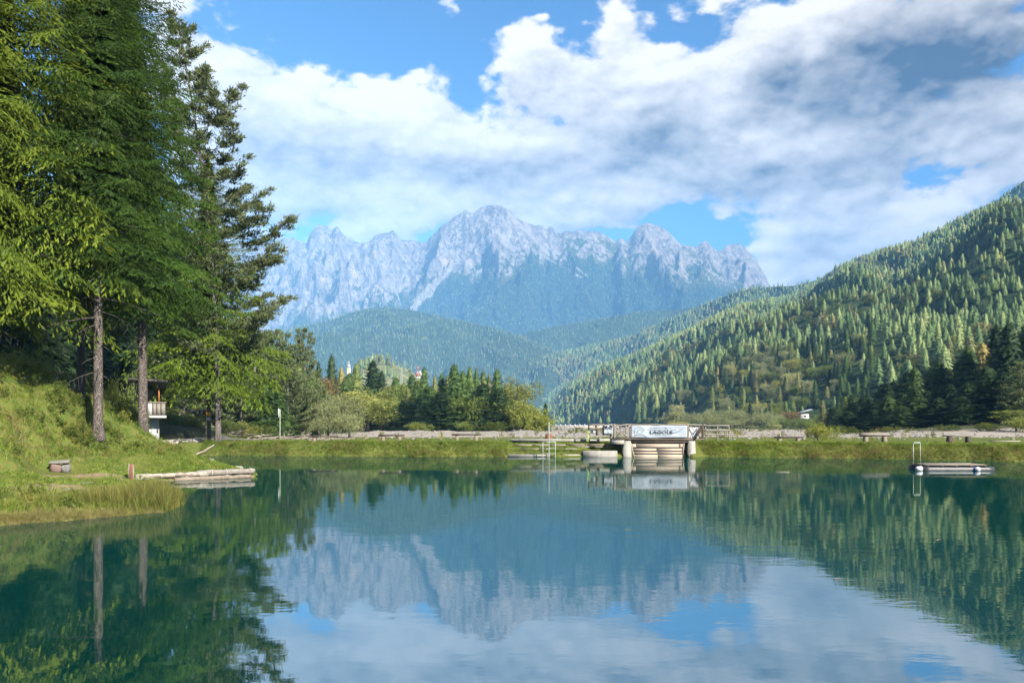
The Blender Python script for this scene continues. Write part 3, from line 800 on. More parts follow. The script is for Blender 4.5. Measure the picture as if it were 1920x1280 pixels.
FOL = dict(
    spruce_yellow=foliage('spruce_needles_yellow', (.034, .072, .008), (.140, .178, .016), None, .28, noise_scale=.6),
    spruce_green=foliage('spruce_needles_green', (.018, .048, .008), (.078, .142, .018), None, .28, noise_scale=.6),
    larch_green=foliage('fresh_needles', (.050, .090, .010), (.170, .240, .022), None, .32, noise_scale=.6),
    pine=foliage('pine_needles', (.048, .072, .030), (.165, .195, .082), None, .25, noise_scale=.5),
    dark=foliage('dark_spruce_needles', (.008, .020, .009), (.030, .058, .020), (.045, .075, .022), .2, noise_scale=.3, spread=.4),  # naturally dark spruce, darkened further to stand for the right wood's shade
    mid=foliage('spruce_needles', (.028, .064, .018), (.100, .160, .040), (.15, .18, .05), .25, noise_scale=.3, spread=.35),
    far=foliage('far_conifer_needles', (.060, .120, .048), (.180, .255, .095), (.240, .285, .115), .25, noise_scale=.02, spread=.60),
    ridge=foliage('ridge_conifer_needles', (.045, .085, .038), (.095, .145, .060), (.16, .19, .08), .25, noise_scale=.008, spread=.45),
    pale=foliage('larch_needles', (.120, .140, .050), (.225, .230, .090), (.27, .22, .08), .3, noise_scale=.3, spread=.3),
    willow=foliage('willow_leaves', (.135, .160, .070), (.270, .285, .130), (.30, .29, .11), .3, noise_scale=.4, spread=.4),
    leaf=foliage('broad_leaves', (.065, .105, .024), (.180, .225, .050), (.24, .23, .055), .3, noise_scale=.4, spread=.4),
    autumn=foliage('autumn_leaves', (.13, .085, .035), (.21, .145, .05), None, .3),
    yellowleaf=foliage('yellow_green_leaves', (.105, .130, .022), (.235, .250, .048), None, .3, noise_scale=.5),
    shrub=foliage('shrub_leaves', (.040, .068, .012), (.120, .150, .026), (.15, .14, .03), .3, noise_scale=.6, spread=.4),
    green=foliage('grass_blades_green', (.085, .145, .016), (.180, .255, .034), (.230, .240, .055), .35, noise_scale=.25, spread=.45),
    dry=foliage('grass_blades_dry', (.170, .150, .050), (.300, .260, .105), (.19, .20, .05), .35, noise_scale=.3, spread=.4),
    reed=foliage('reed_blades', (.085, .115, .020), (.215, .215, .055), (.20, .15, .05), .35, noise_scale=.4, spread=.4),
)

def conifer_crown(seed, H, base, R, n_bough, stations, sprigs, hang, power=.85, sw=.02, sl=.115, droop=(.15, -.35), ax=None, ragged=.28, bulge=.12, var=4, sides=None):
    r = np.random.default_rng(seed); sp = Sp()
    bg = [spruce_bough(r, stations, sprigs, hang, sw, sl) for _ in range(var)]
    az = r.random() * 6
    for i in range(n_bough):
        q = ((i + r.random()) / n_bough) ** .92          # 0 at crown base, 1 at tip
        z = base + (H - base) * q * .985
        az += 2.39996 + r.normal(0, .25)
        prof = (1 - q) ** power * min(1.0, .62 + q / bulge * .38)
        L = (R * prof + .35) * (1 + r.normal(0, ragged) * .6)
        L = max(L, .25)
        pitch = droop[1] + (droop[0] + .75 * q - droop[1]) * q + r.normal(0, .07)
        o = along(ax, z) if ax is not None else np.array([0, 0, z])
        place_bough(sp, bg[i % var], o, az, pitch, L, 1.0, r.normal(0, .12), r.normal(0, .2))
    # leader
    o = along(ax, H - .3) if ax is not None else np.array([0, 0, H - .3])
    sp.add(np.tile(o, (3, 1)), np.array([[0, 0, 1.0], [.2, .1, 1], [-.2, 0, 1]]), .6, .12, np.tile([1.0, 0, 0], (3, 1)), .6)
    return sp

def conifer_branches(seed, H, base, R, n, ax, power=.85):
    """bare wood of the lower crown: stubs and dead twigs"""
    r = np.random.default_rng(seed + 50); mb = MB(); az = 0
    for i in range(n):
        q = (i + r.random()) / n; z = base * .55 + (H - base * .55) * q * .8
        az += 2.4 + r.normal(0, .3); L = R * (1 - q) ** power * .75 + .2
        o = along(ax, z); d = np.array([math.cos(az), math.sin(az), -.15])
        s = np.linspace(0, 1, 4)[:, None]
        mb.tube(o + d * L * s + np.array([0, 0, -.12 * L]) * s ** 2, np.array([.045, .03, .02, .008]) * (.6 + .6 * (1 - q)), 4, 0, 0, False)
    return mb

def big_conifer(name, label, loc, H, base, R, r0, mat, seed, n_bough=130, stations=13, sprigs=6, hang=.7, lean=(0, 0), bark=BARK, dead=26, core=.22, group='tall conifers on the left bank', **kw):
    r = np.random.default_rng(seed)
    t = thing(name, label, 'tree', loc, 0, group)
    ax = trunk_axis(H, r, lean[0], lean[1])
    trunk_mesh('trunk', ax, r0, seed).build('trunk', bark, t, True)
    cr = conifer_crown(seed, H, base, R, n_bough, stations, sprigs, hang, ax=ax, **kw)
    if core > 0: cr.core = skirts(seed + 9, H, base + .8, R * core, kw.get('power', .85), 60, 22, ax, sag=.1)
    link('crown', cr.mesh('crown'), mat, t)
    mb = conifer_branches(seed, H, base, R, dead, ax)
    for i in range(14):                                    # broken stubs and hanging twigs on the bare trunk
        z = base * r.uniform(.22, .98); a = r.random() * 6.283; o = along(ax, z); d = np.array([math.cos(a), math.sin(a), -.1]); L = r.choice([.3, .4, .5, .8, 1.4]); s = np.linspace(0, 1, 5)[:, None]
        mb.tube(o + d * L * s - np.array([0, 0, .35 * L]) * s ** 2, np.linspace(.03, .006, 5), 4, 0, 0, False)
        if L > 1:
            for k in range(5):
                p = o + d * L * (.35 + .13 * k) - np.array([0, 0, .35 * L]) * (.35 + .13 * k) ** 2; mb.tube([p, p + [r.normal(0, .08), r.normal(0, .08), -.25], p + [r.normal(0, .15), r.normal(0, .15), -.6]], [.010, .008, .004], 3, 0, 0, False)
    mb.build('branches', DEADWOOD, t)['kind'] = 'stuff'
    return t

# --- pine: limbs that carry brushes of needles toward their ends
def pine_parts(seed, H, base, Rf, n_limb, ax, brush=(.30, .10), per=26, up=.35):
    r = np.random.default_rng(seed); sp = Sp(); mb = MB(); az = r.random() * 6
    for i in range(n_limb):
        q = (i + r.random()) / n_limb; z = base + (H - base) * q * .98
        az += 2.39996 + r.normal(0, .35)
        L = Rf(q) * r.uniform(.55, 1.15) + .3
        rise = r.uniform(-.10, .25) + .5 * q
        o = along(ax, z); d = np.array([math.cos(az), math.sin(az), 0])
        s = np.linspace(0, 1, 6); P_ = o + d * (L * s)[:, None] + np.array([0, 0, 1.0]) * (L * (rise * s - .10 * np.sin(s * 3) + .22 * s ** 3))[:, None]
        mb.tube(P_, np.linspace(.06, .012, 6) * (1.15 - q * .7), 5, 0, 0, False)
        nt = int(5 + L * 4.2)
        for k in range(nt):
            sk = r.uniform(.28, 1.0) ** .8
            pk = np.array([np.interp(sk, s, P_[:, c]) for c in range(3)])
            side = r.choice([-1, 1]); a2 = az + side * r.uniform(.2, 1.25)
            tl = (.22 + .28 * (1 - sk)) * L * r.uniform(.35, .8)
            e = pk + np.array([math.cos(a2), math.sin(a2), r.uniform(-.08, .45)]) * tl
            for c in range(2 if tl > .5 else 1):
                pc = e if c == 0 else pk + (e - pk) * .6
                n = int(per * r.uniform(.6, 1.2)); v = r.normal(size=(n, 3)); v[:, 2] = np.abs(v[:, 2]) * .9 - .15; v /= np.linalg.norm(v, axis=1)[:, None]
                v = v + (e - pk) / (tl + 1e-6) * .55 + np.array([0, 0, up])
                jit = r.normal(0, .16, (n, 3)) * [1, 1, .5]
                sp.add(pc + jit, v, brush[0] * r.uniform(.6, 1.2, n), brush[1] * r.uniform(.6, 1.2, n), r.normal(size=(n, 3)), np.clip(.35 * r.random() + .65 * r.random(n), 0, 1))
            mb.tube([pk, pk + (e - pk) * .5, e], [.016, .012, .006], 3, 0, 0, False)
    return sp, mb

def leaf_crown(seed, lobes, n, size, flat=.5, droop=0.0):
    """broadleaf crown: leaves through a set of ellipsoid lobes (x, y, z, rx, ry, rz)"""
    r = np.random.default_rng(seed); sp = Sp()
    lobes = np.array(lobes, float); vol = (lobes[:, 3] * lobes[:, 4] * lobes[:, 5]) ** .667; vol /= vol.sum()
    for lb, w in zip(lobes, vol):
        k = max(12, int(n * w))
        # twigs carry clumps of leaves
        nc = max(5, k // 9)
        v = r.normal(size=(nc, 3)); v /= np.linalg.norm(v, axis=1)[:, None]
        rad = r.uniform(.30, 1.0, nc) ** .45
        rad = rad * (1 + .18 * np.sin(v[:, 0] * 5 + seed) * np.cos(v[:, 2] * 6))
        c = lb[:3] + v * rad[:, None] * lb[3:6]
        for j in range(nc):
            m_ = int(r.integers(6, 13)); cs = min(lb[3:6]) * .20
            B = c[j] + r.normal(0, 1, (m_, 3)) * cs
            D = v[j] * .8 + r.normal(0, .8, (m_, 3)) - np.array([0, 0, droop])
            sp.add(B, D, size * r.uniform(.7, 1.5, m_), size * .62 * r.uniform(.7, 1.3, m_), v[j] * .6 + r.normal(0, .6, (m_, 3)), np.clip(.5 * r.random() + .5 * r.random(m_), 0, 1))
    return sp

# ------------------------------------------------------------------ instanced growth that nobody could count
PROTO = {}
def proto_collection(key, meshes, mat):
    c = bpy.data.collections.new(key)
    for i, me in enumerate(meshes):
        me.materials.clear(); me.materials.append(mat[i] if isinstance(mat, list) else mat)
        o = bpy.data.objects.new('%s_%02d' % (key, i), me); c.objects.link(o)
    PROTO[key] = c; return c
def scatter(name, pts, rz, scl, idx, coll, tilt=None):
    n = len(pts)
    me = bpy.data.meshes.new(name); me.vertices.add(n); me.vertices.foreach_set('co', np.ascontiguousarray(pts, np.float32).ravel())
    rot = np.zeros((n, 3), np.float32); rot[:, 2] = rz
    if tilt is not None: rot[:, :2] = tilt
    scl = np.asarray(scl, np.float32)
    if scl.ndim == 1: scl = np.repeat(scl[:, None], 3, 1)
    for k, typ, a in (('rot', 'FLOAT_VECTOR', rot), ('scl', 'FLOAT_VECTOR', scl)):
        at = me.attributes.new(k, typ, 'POINT'); at.data.foreach_set('vector', np.ascontiguousarray(a).ravel())
    at = me.attributes.new('idx', 'INT', 'POINT'); at.data.foreach_set('value', np.asarray(idx, np.int32))
    o = link(name, me, kind='stuff')
    g = bpy.data.node_groups.new('scatter_' + name, 'GeometryNodeTree')
    g.interface.new_socket('Geometry', in_out='INPUT', socket_type='NodeSocketGeometry')
    g.interface.new_socket('Geometry', in_out='OUTPUT', socket_type='NodeSocketGeometry')
    N = g.nodes; L = g.links
    gi = N.new('NodeGroupInput'); go = N.new('NodeGroupOutput')
    ci = N.new('GeometryNodeCollectionInfo'); ci.inputs['Collection'].default_value = coll
    ci.inputs['Separate Children'].default_value = True; ci.inputs['Reset Children'].default_value = True
    ip = N.new('GeometryNodeInstanceOnPoints'); ip.inputs['Pick Instance'].default_value = True
    def na(nm, typ):
        a = N.new('GeometryNodeInputNamedAttribute'); a.data_type = typ; a.inputs['Name'].default_value = nm; return [s for s in a.outputs if s.enabled][0]
    er = N.new('FunctionNodeEulerToRotation'); L.new(na('rot', 'FLOAT_VECTOR'), er.inputs[0])
    L.new(gi.outputs[0], ip.inputs['Points']); L.new(ci.outputs[0], ip.inputs['Instance'])
    L.new(na('idx', 'INT'), ip.inputs['Instance Index']); L.new(er.outputs[0], ip.inputs['Rotation']); L.new(na('scl', 'FLOAT_VECTOR'), ip.inputs['Scale'])
    L.new(ip.outputs[0], go.inputs[0])
    md = o.modifiers.new('scatter', 'NODES'); md.node_group = g
    return o

def tuft(seed, n, h, spread, w, lean=.5):
    """a tuft of bent grass blades"""
    r = np.random.default_rng(seed); V = []; Q = []; T = []
    for i in range(n):
        a = r.random() * 6.283; b = np.array([math.cos(a), math.sin(a), 0]); p = np.array([r.normal(0, spread), r.normal(0, spread), -.03])
        hh = h * r.uniform(.55, 1.15); l = lean * r.uniform(.3, 1.4) * hh; s = np.array([-b[1], b[0], 0]) * w * r.uniform(.7, 1.3) / 2
        m1 = p + b * l * .25 + np.array([0, 0, hh * .55]); tp = p + b * l + np.array([0, 0, hh * (1 - .25 * lean)])
        k = len(V); V += [p - s, p + s, m1 + s * .8, m1 - s * .8, tp + s * .15, tp - s * .15]; Q += [(k, k + 1, k + 2, k + 3), (k + 3, k + 2, k + 4, k + 5)]
        T += [r.random()] * 6
    return make_mesh('tuft', np.array(V), np.array(Q), False, {'tint': np.array(T)})

# ================================================================== forests on the slopes
def far_tree(seed, rough=.25, R=.17, broad=False, seg=7, layers=5):
    """unit-height conifer: overlapping ragged skirts"""
    r = np.random.default_rng(seed); V = []; T = []; tint = []
    for l in range(layers):
        q0 = .06 + .80 * l / layers; q1 = min(1.0, q0 + 1.9 / layers * (.8 if l < layers - 1 else 1))
        rad = R * (1 - q0) ** (.55 if broad else .85) * r.uniform(.85, 1.12)
        c = np.array([r.normal(0, .006), r.normal(0, .006)]); k = len(V)
        V.append((c[0], c[1], q1))
        a0 = r.random() * 6
        for i in range(seg):
            a = a0 + 2 * math.pi * i / seg; rr = rad * r.uniform(1 - rough, 1 + rough)
            V.append((c[0] + rr * math.cos(a), c[1] + rr * math.sin(a), q0 + r.uniform(-.035, .03)))
        for i in range(seg): T.append((k, k + 1 + i, k + 1 + (i + 1) % seg))
        b = r.random(); tint += [min(1, b * .6 + .3)] + list(np.clip(b * .5 + r.random(seg) * .4, 0, 1))
    return make_mesh('far_tree', np.array(V), np.array(T), False, {'tint': np.array(tint)})
def mid_crown(seed, H=1.0, base=.10, R=.17, n=70, st=5, sg=2, power=.85, hang=.5, sl=.24, sw=.085, ragged=.25, droop=(.2, -.3), core=.72):
    s = 20.0
    sp = conifer_crown(seed, s, base * s, R * s, n, st, sg, hang, power, sw, sl, droop, None, ragged)
    B, D, L, W, N, T = sp.get(); k = H / s
    sp.a = [(B * k, D, L * k, W * k, N, T)]
    sp.core = skirts(seed + 3, H, base * H * 1.1, R * H * core, power, 13 if n > 60 else 10, 8 if n > 60 else 6, None)
    return sp
def round_tree(seed, n=260, wide=.30):
    r = np.random.default_rng(seed)
    lob = [(r.normal(0, .09), r.normal(0, .09), r.uniform(.4, .78), wide * r.uniform(.5, .8), wide * r.uniform(.5, .8), r.uniform(.14, .24)) for _ in range(7)]
    return leaf_crown(seed, lob, n, .075)

far_meshes = [far_tree(100 + i, .28, .15 + .03 * (i % 3), False) for i in range(5)] + [far_tree(120 + i, .3, .25, True, 8, 4) for i in range(2)]
proto_collection('far_tree', far_meshes, [FOL['far']] * 5 + [FOL['pale']] * 2)
ridge_meshes = [far_tree(170 + i, .28, .16 + .03 * (i % 3), False) for i in range(5)]
proto_collection('ridge_tree', ridge_meshes, FOL['ridge'])
near_meshes = [mid_crown(140 + i, n=34, st=4, sg=2, R=.15 + .025 * (i % 3), sl=.28, sw=.10, droop=(.1, -.45), core=.85).mesh('hill_tree') for i in range(4)] + [mid_crown(150, n=34, st=4, sg=2, R=.17, power=.6, sl=.28, sw=.10, core=.85).mesh('hill_tree'), round_tree(152, 420).mesh('hill_tree'), round_tree(153, 420, .26).mesh('hill_tree')]
proto_collection('hill_tree', near_meshes, [FOL['far']] * 4 + [FOL['pale'], FOL['pale'], FOL['leaf']])

def surface_points(t, spacing, seed, tmin=0.0, tmax=1.04, umin=None, umax=None):
    """random points on a polar terrain, even over the ground"""
    r = np.random.default_rng(seed)
    u, tt, x, y, z = t['u'], t['t'], t['x'], t['y'], t['z']
    um = umin if umin is not None else u[0]; ux = umax if umax is not None else u[-1]
    # area of the patch in plan
    ar = np.abs((x[1:, 1:] - x[1:, :-1]) * (y[1:, 1:] - y[:-1, 1:]))
    n = int(ar[(tt[1:] <= tmax)].sum() / spacing ** 2)
    cu = np.searchsorted(np.cumsum(ar.ravel()) / ar.sum(), r.random(n)); i, j = np.unravel_index(np.clip(cu, 0, ar.size - 1), ar.shape)
    a = r.random(n); b = r.random(n)
    g = lambda M_: (M_[i, j] * (1 - a) + M_[i, j + 1] * a) * (1 - b) + (M_[i + 1, j] * (1 - a) + M_[i + 1, j + 1] * a) * b
    uu = u[j] * (1 - a) + u[j + 1] * a; tv = tt[i] * (1 - b) + tt[i + 1] * b
    k = (tv >= tmin) & (tv <= tmax) & (uu >= um) & (uu <= ux)
    return np.stack([g(x), g(y), g(z)], 1)[k], uu[k], tv[k], r

def species(pts, r, n_con, pale_idx, p_pale, sc=160.0, seed=0):
    cl = fbm(pts[:, 0] / sc, pts[:, 1] / sc, 3, seed=seed)
    idx = r.integers(0, n_con, len(pts))
    pal = r.random(len(pts)) < np.clip(p_pale + .9 * cl, .02, .85)
    idx[pal] = r.choice(pale_idx, pal.sum())
    return idx, pal

# right hill: the trees nearest its foot stand one by one, the rest is the wood
ptsA, uA, tA_, r_ = surface_points(tA, 4.7, 201)
dA = np.hypot(ptsA[:, 0], ptsA[:, 1]); vis = (uA < 2050)
ptsA, uA, tA_, dA = ptsA[vis], uA[vis], tA_[vis], dA[vis]
hA = (5.5 + 11 * r_.beta(2.0, 2.2, len(ptsA))) * (1 + .1 * (tA_ > .6)); idxA, palA = species(ptsA, r_, 5, [5, 6], .20, 110, 3)
hA[palA] *= .86
dp = fbm(ptsA[:, 0] / 60, ptsA[:, 1] / 60, 3, seed=17); keep = dp > -.62
ptsA, uA, tA_, dA, hA, idxA, palA = [a[keep] for a in (ptsA, uA, tA_, dA, hA, idxA, palA)]
cand = np.where((dA < 640) & (uA > 1040) & (uA < 1640) & (tA_ < .45))[0]
single = cand[np.argsort(dA[cand] / hA[cand])][:170]
mask_single = np.zeros(len(ptsA), bool); mask_single[single] = True
near = (dA < 1150) & ~mask_single
farm = ~near & ~mask_single
idn = np.where(idxA < 5, idxA % 4, 4 + (np.arange(len(idxA)) % 3))
scatter('hillside_forest', ptsA[near] - [0, 0, .8], r_.random(near.sum()) * 6.28, hA[near][:, None] * np.where((idn[near] > 4)[:, None], [[1.15, 1.15, .9]], [[1.5, 1.5, 1]]) * r_.uniform(.8, 1.3, (near.sum(), 1)) * [[1, 1, .95]], idn[near], PROTO['hill_tree'])
scatter('upper_hillside_forest', ptsA[farm] - [0, 0, .8], r_.random(farm.sum()) * 6.28, hA[farm][:, None] * np.where((idxA[farm] > 4)[:, None], [[1.1, 1.1, 1]], [[1.5, 1.5, 1]]) * r_.uniform(.8, 1.3, (farm.sum(), 1)), idxA[farm], PROTO['far_tree'])
HILL_SINGLES = [(ptsA[i], hA[i], int(idn[i]), uA[i]) for i in single]
for nm, t_, sp_, sd, mn, mx, um in (('ridge_forest', tB, 9.5, 211, 0.2, 1.06, None), ('shoulder_forest', tC, 11.0, 212, 0.2, 1.06, None)):
    p, u_, tv, r2 = surface_points(t_, sp_ * .85, sd, mn, mx); ix, pl = species(p, r2, 5, [5, 6], .10, 200, 5)
    scatter(nm, p - [0, 0, 1], r2.random(len(p)) * 6.28, r2.uniform(12, 21, len(p))[:, None] * [1.35, 1.35, 1], ix, PROTO['far_tree'])
for nm, t_, sp_, sd in (('foothill_forest', tF1, 15.0, 221), ('foothill_forest', tF2, 17.0, 222)):
    p, u_, tv, r2 = surface_points(t_, sp_ * .8, sd, .25, 1.04); ix = r2.integers(0, 5, len(p))
    k = fbm(p[:, 0] / 300, p[:, 1] / 300, 3, seed=23) > -.95
    p, ix = p[k], ix[k]
    scatter(nm, p - [0, 0, 1], r2.random(len(p)) * 6.28, r2.uniform(11, 20, len(p))[:, None] * [1.35, 1.35, 1], ix, PROTO['ridge_tree'])
# forest on the lower flanks of the rock range
U_, T_, X_, Y_, Z_, FO_, ROW_ = MT
tM = dict(u=U_, t=T_, x=X_, y=Y_, z=Z_)
pm, um, tm, r3 = surface_points(tM, 19.0, 231, .15, .95, 470, 1500)
iu = np.clip(((um - U_[0]) / 2.5).astype(int), 0, len(U_) - 1); it = np.clip(np.searchsorted(T_, tm), 0, len(T_) - 1)
k = (FO_[it, iu] + .18 * fbm(pm[:, 0] / 180, pm[:, 1] / 180, 3, seed=29) > .60) & (r3.random(len(pm)) < .9)
pm = pm[k]; ixm = r3.integers(0, 5, len(pm))
scatter('mountain_forest', pm - [0, 0, 1], r3.random(len(pm)) * 6.28, r3.uniform(14, 24, len(pm))[:, None] * [1.35, 1.35, 1], ixm, PROTO['ridge_tree'])
# wood on the left half of the knoll
pk, uk, tk, r4 = surface_points(tK, 8.0, 241, .1, 1.1)
kk = (uk < 722 + 10 * noise2(pk[:, 0] / 30, pk[:, 1] / 30, 4)) | (r4.random(len(pk)) < .13)
pk = pk[kk]; ixk, _ = species(pk, r4, 5, [5, 6], .25, 90, 9)
scatter('knoll_wood', pk - [0, 0, .6], r4.random(len(pk)) * 6.28, r4.uniform(9, 17, len(pk)), ixk, PROTO['far_tree'])
print('forest counts', near.sum(), farm.sum(), len(pm))

# ================================================================== trees one by one
ORD = 'first second third fourth fifth sixth seventh eighth ninth tenth eleventh twelfth thirteenth fourteenth fifteenth sixteenth seventeenth eighteenth nineteenth twentieth twenty-first twenty-second twenty-third twenty-fourth twenty-fifth twenty-sixth twenty-seventh twenty-eighth twenty-ninth thirtieth thirty-first thirty-second thirty-third thirty-fourth thirty-fifth thirty-sixth thirty-seventh thirty-eighth thirty-ninth fortieth'.split()
def gz(x, y): return float(ground_z(np.array([x]), np.array([y]))[0]) if (y < 100 and abs(x) < 74) else float(floor_z(np.array([x]), np.array([y]))[0])
def at(px, Y, dz=0.0):
    x = (px - 960) / F * Y; return (x, Y, gz(x, Y) + dz)

# --- the big ones on the left bank
GL = 'tall conifers on the left bank'
big_conifer('spruce', 'yellow-green spruce with drooping boughs filling the upper left corner', at(-28, 35.5), 31, 4.4, 6.2, .24, FOL['spruce_yellow'], 301, n_bough=330, stations=17, sprigs=9, hang=1.0, sl=.078, sw=.017, droop=(.05, -.55), power=.6)
big_conifer('spruce', 'tall spruce whose pale bare trunk stands on the grassy slope above the stone bench', at(184, 37.3), 31, 7.2, 3.7, .205, FOL['spruce_green'], 302, n_bough=300, stations=16, sprigs=8, hang=.75, power=.76, sl=.085, sw=.018, droop=(.15, -.4))
big_conifer('spruce', 'tall spruce with leaning dark trunk beside the balcony house', at(268, 42), 31, 6.4, 4.4, .225, FOL['spruce_green'], 303, n_bough=350, stations=16, sprigs=8, hang=.7, lean=(2.2, math.radians(180)), power=.88, sl=.085, sw=.018, droop=(.15, -.4))
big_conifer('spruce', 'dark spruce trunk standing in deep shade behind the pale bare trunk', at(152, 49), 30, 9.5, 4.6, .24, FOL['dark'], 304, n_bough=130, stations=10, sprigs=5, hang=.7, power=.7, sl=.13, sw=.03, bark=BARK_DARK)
big_conifer('spruce', 'bright green low-boughed spruce carrying the orange sign on its trunk', at(390, 64.0), 23, 5.0, 5.9, .23, FOL['larch_green'], 305, n_bough=210, stations=15, sprigs=7, hang=.85, power=.8, sl=.095, sw=.019, droop=(.1, -.35))
# the pine
pr = np.random.default_rng(306)
pine = thing('pine', 'tall open-crowned pine with grey trunk at the water edge right of the orange sign', 'tree', at(409, 62.5), 0, GL)
pax = trunk_axis(33.2, pr, 3.3, math.radians(180), .10)
trunk_mesh('trunk', pax, .225, 306).build('trunk', BARK_PINE, pine, True)
_pf = lambda q: float(np.interp(q, [0, .12, .3, .48, .55, .62, .72, .82, .92, 1], [3.4, 5.0, 5.3, 4.3, 2.5, 3.5, 3.2, 2.1, 1.5, .5]))
psp, pmb = pine_parts(306, 33.2, 6.4, _pf, 92, pax, brush=(.38, .09), per=26)
link('crown', psp.mesh('crown', cross=False), FOL['pine'], pine); pmb.build('limbs', BARK_PINE, pine)

# --- kinds of middle-distance trees: one prototype each, then copies
def proto(name, crown_me, fol, bark=BARK_DARK, tr=.018, th=.9, loc=(0, 0, -999)):
    t = thing(name, 'x', 'tree', loc)
    mb = MB(); mb.tube([(0, 0, -.03), (0, 0, .03), (.004, 0, th * .5), (0, 0, th)], [tr * 1.25, tr, tr * .6, tr * .15], 7, 0, 0, False)
    mb.build('trunk', bark, t, True); link('crown', crown_me, fol, t); return t
K = {}
for i in range(3):
    me = mid_crown(310 + i, base=.05, n=95, st=8, sg=3, R=.165 + .02 * i, sl=.17, sw=.055, hang=.6, power=.72).mesh('crown')
    K['spruce%d' % i] = proto('spruce', me, FOL['mid'])
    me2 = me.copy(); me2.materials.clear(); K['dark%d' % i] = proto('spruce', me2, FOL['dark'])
mel = mid_crown(316, base=.08, n=80, st=8, sg=3, R=.15, sl=.16, sw=.05, hang=.5, power=.7).mesh('crown'); K['larch'] = proto('larch', mel, FOL['pale'], BARK)
def pine_small(seed):
    r = np.random.default_rng(seed); ax = trunk_axis(14, r, .4, 1, .05)
    sp, mb = pine_parts(seed, 14, 1.6, lambda q: float(np.interp(q, [0, .2, .5, .8, 1], [2.9, 3.4, 3.0, 1.9, .5])), 46, ax, brush=(.55, .17), per=10)
    B, D, L, W, N, T = sp.get(); sp.a = [(B / 14, D, L / 14, W / 14, N, T)]
    return sp.mesh('crown', cross=False)
for i in range(2): K['pine%d' % i] = proto('pine', pine_small(318 + i), FOL['pine'], BARK_PINE, .014)
def lobed(seed, kind):
    r = np.random.default_rng(seed)
    if kind == 'round': lob = [(r.normal(0, .13), r.normal(0, .13), r.uniform(.30, .78), r.uniform(.15, .22), r.uniform(.15, .22), r.uniform(.12, .2)) for _ in range(11)]; n, s = 3600, .030
    elif kind == 'poplar': lob = [(r.normal(0, .05), r.normal(0, .05), z, .13 * (1.15 - abs(z - .5)), .13 * (1.15 - abs(z - .5)), .15) for z in np.linspace(.2, .86, 9)]; n, s = 3200, .026
    elif kind == 'bush': lob = [(r.normal(0, .30), r.normal(0, .30), r.uniform(.22, .66), r.uniform(.25, .4), r.uniform(.25, .4), r.uniform(.2, .33)) for _ in range(10)]; n, s = 3600, .055
    else: lob = [(r.normal(0, .26), r.normal(0, .26), r.uniform(.25, .80), r.uniform(.2, .33), r.uniform(.2, .33), r.uniform(.17, .27)) for _ in range(12)]; n, s = 4600, .034
    return leaf_crown(seed, lob, n, s, droop=.35 if kind == 'willow' else 0)
me_r = [lobed(330 + i, 'round').mesh('crown', cross=False) for i in range(2)]; me_p = lobed(333, 'poplar').mesh('crown', cross=False); me_b = [lobed(335 + i, 'bush').mesh('crown', cross=False) for i in range(2)]; me_w = [lobed(338 + i, 'willow').mesh('crown', cross=False) for i in range(2)]
def cp(me): m2 = me.copy(); m2.materials.clear(); return m2
K['leaf0'] = proto('broadleaf_tree', me_r[0], FOL['leaf']); K['leaf1'] = proto('broadleaf_tree', me_r[1], FOL['leaf'])
K['autumn'] = proto('broadleaf_tree', cp(me_r[0]), FOL['autumn']); K['yellow'] = proto('broadleaf_tree', cp(me_r[1]), FOL['yellowleaf'])
K['poplar'] = proto('poplar', me_p, FOL['yellowleaf'], BARK); K['palepoplar'] = proto('poplar', cp(me_p), FOL['willow'], BARK)
K['bush0'] = proto('bush', me_b[0], FOL['shrub'], BARK_DARK, .03, .5); K['bush1'] = proto('bush', cp(me_b[1]), FOL['yellowleaf'], BARK_DARK, .03, .5)
K['bushgreen'] = proto('bush', cp(me_b[1]), FOL['leaf'], BARK_DARK, .03, .5)
K['willow0'] = proto('willow', me_w[0], FOL['willow'], BARK_DARK, .03, .6); K['willow1'] = proto('willow', me_w[1], FOL['willow'], BARK_DARK, .03, .6)
K['roundpale'] = proto('broadleaf_tree', cp(me_r[1]), FOL['willow'], BARK)
USED = set()
tr_r = np.random.default_rng(77)
def plant(kind, px, top, Y, label, group, width=None, base=None, sink=.0, cat='tree'):
    """a tree whose crown tops out at the given photo row; width in photo pixels"""
    x = (px - 960) / F * Y; z = gz(x, Y) if base is None else base
    H = CAMH + (HOR - top) / F * Y - z + sink
    w = H * 1.0
    if width is not None:
        nat = {'s': .34, 'd': .34, 'l': .5, 'p': .44, 'b': 1.25, 'w': 1.05, 'a': .6, 'y': .6, 'r': .6}[kind[0]]
        if kind in ('poplar', 'palepoplar'): nat = .32
        if kind == 'larch': nat = .32
        w = width / F * Y / nat * (1.5 if kind[0] in 'sd' else 1.15)
    H *= 1.05 if kind[0] in 'sdl' and kind[:2] != 'le' else 1.10
    src = K[kind]; loc = (x, Y, z - sink); rz = tr_r.random() * 6.283
    if kind not in USED:
        USED.add(kind); o = src; o.location = loc; o.rotation_euler = (0, 0, rz); o.scale = (w, w, H); tag(o, label, cat, group)
    else:
        o = dup(src, loc, rz, (w, w, H), label, group); o['category'] = cat
    return o

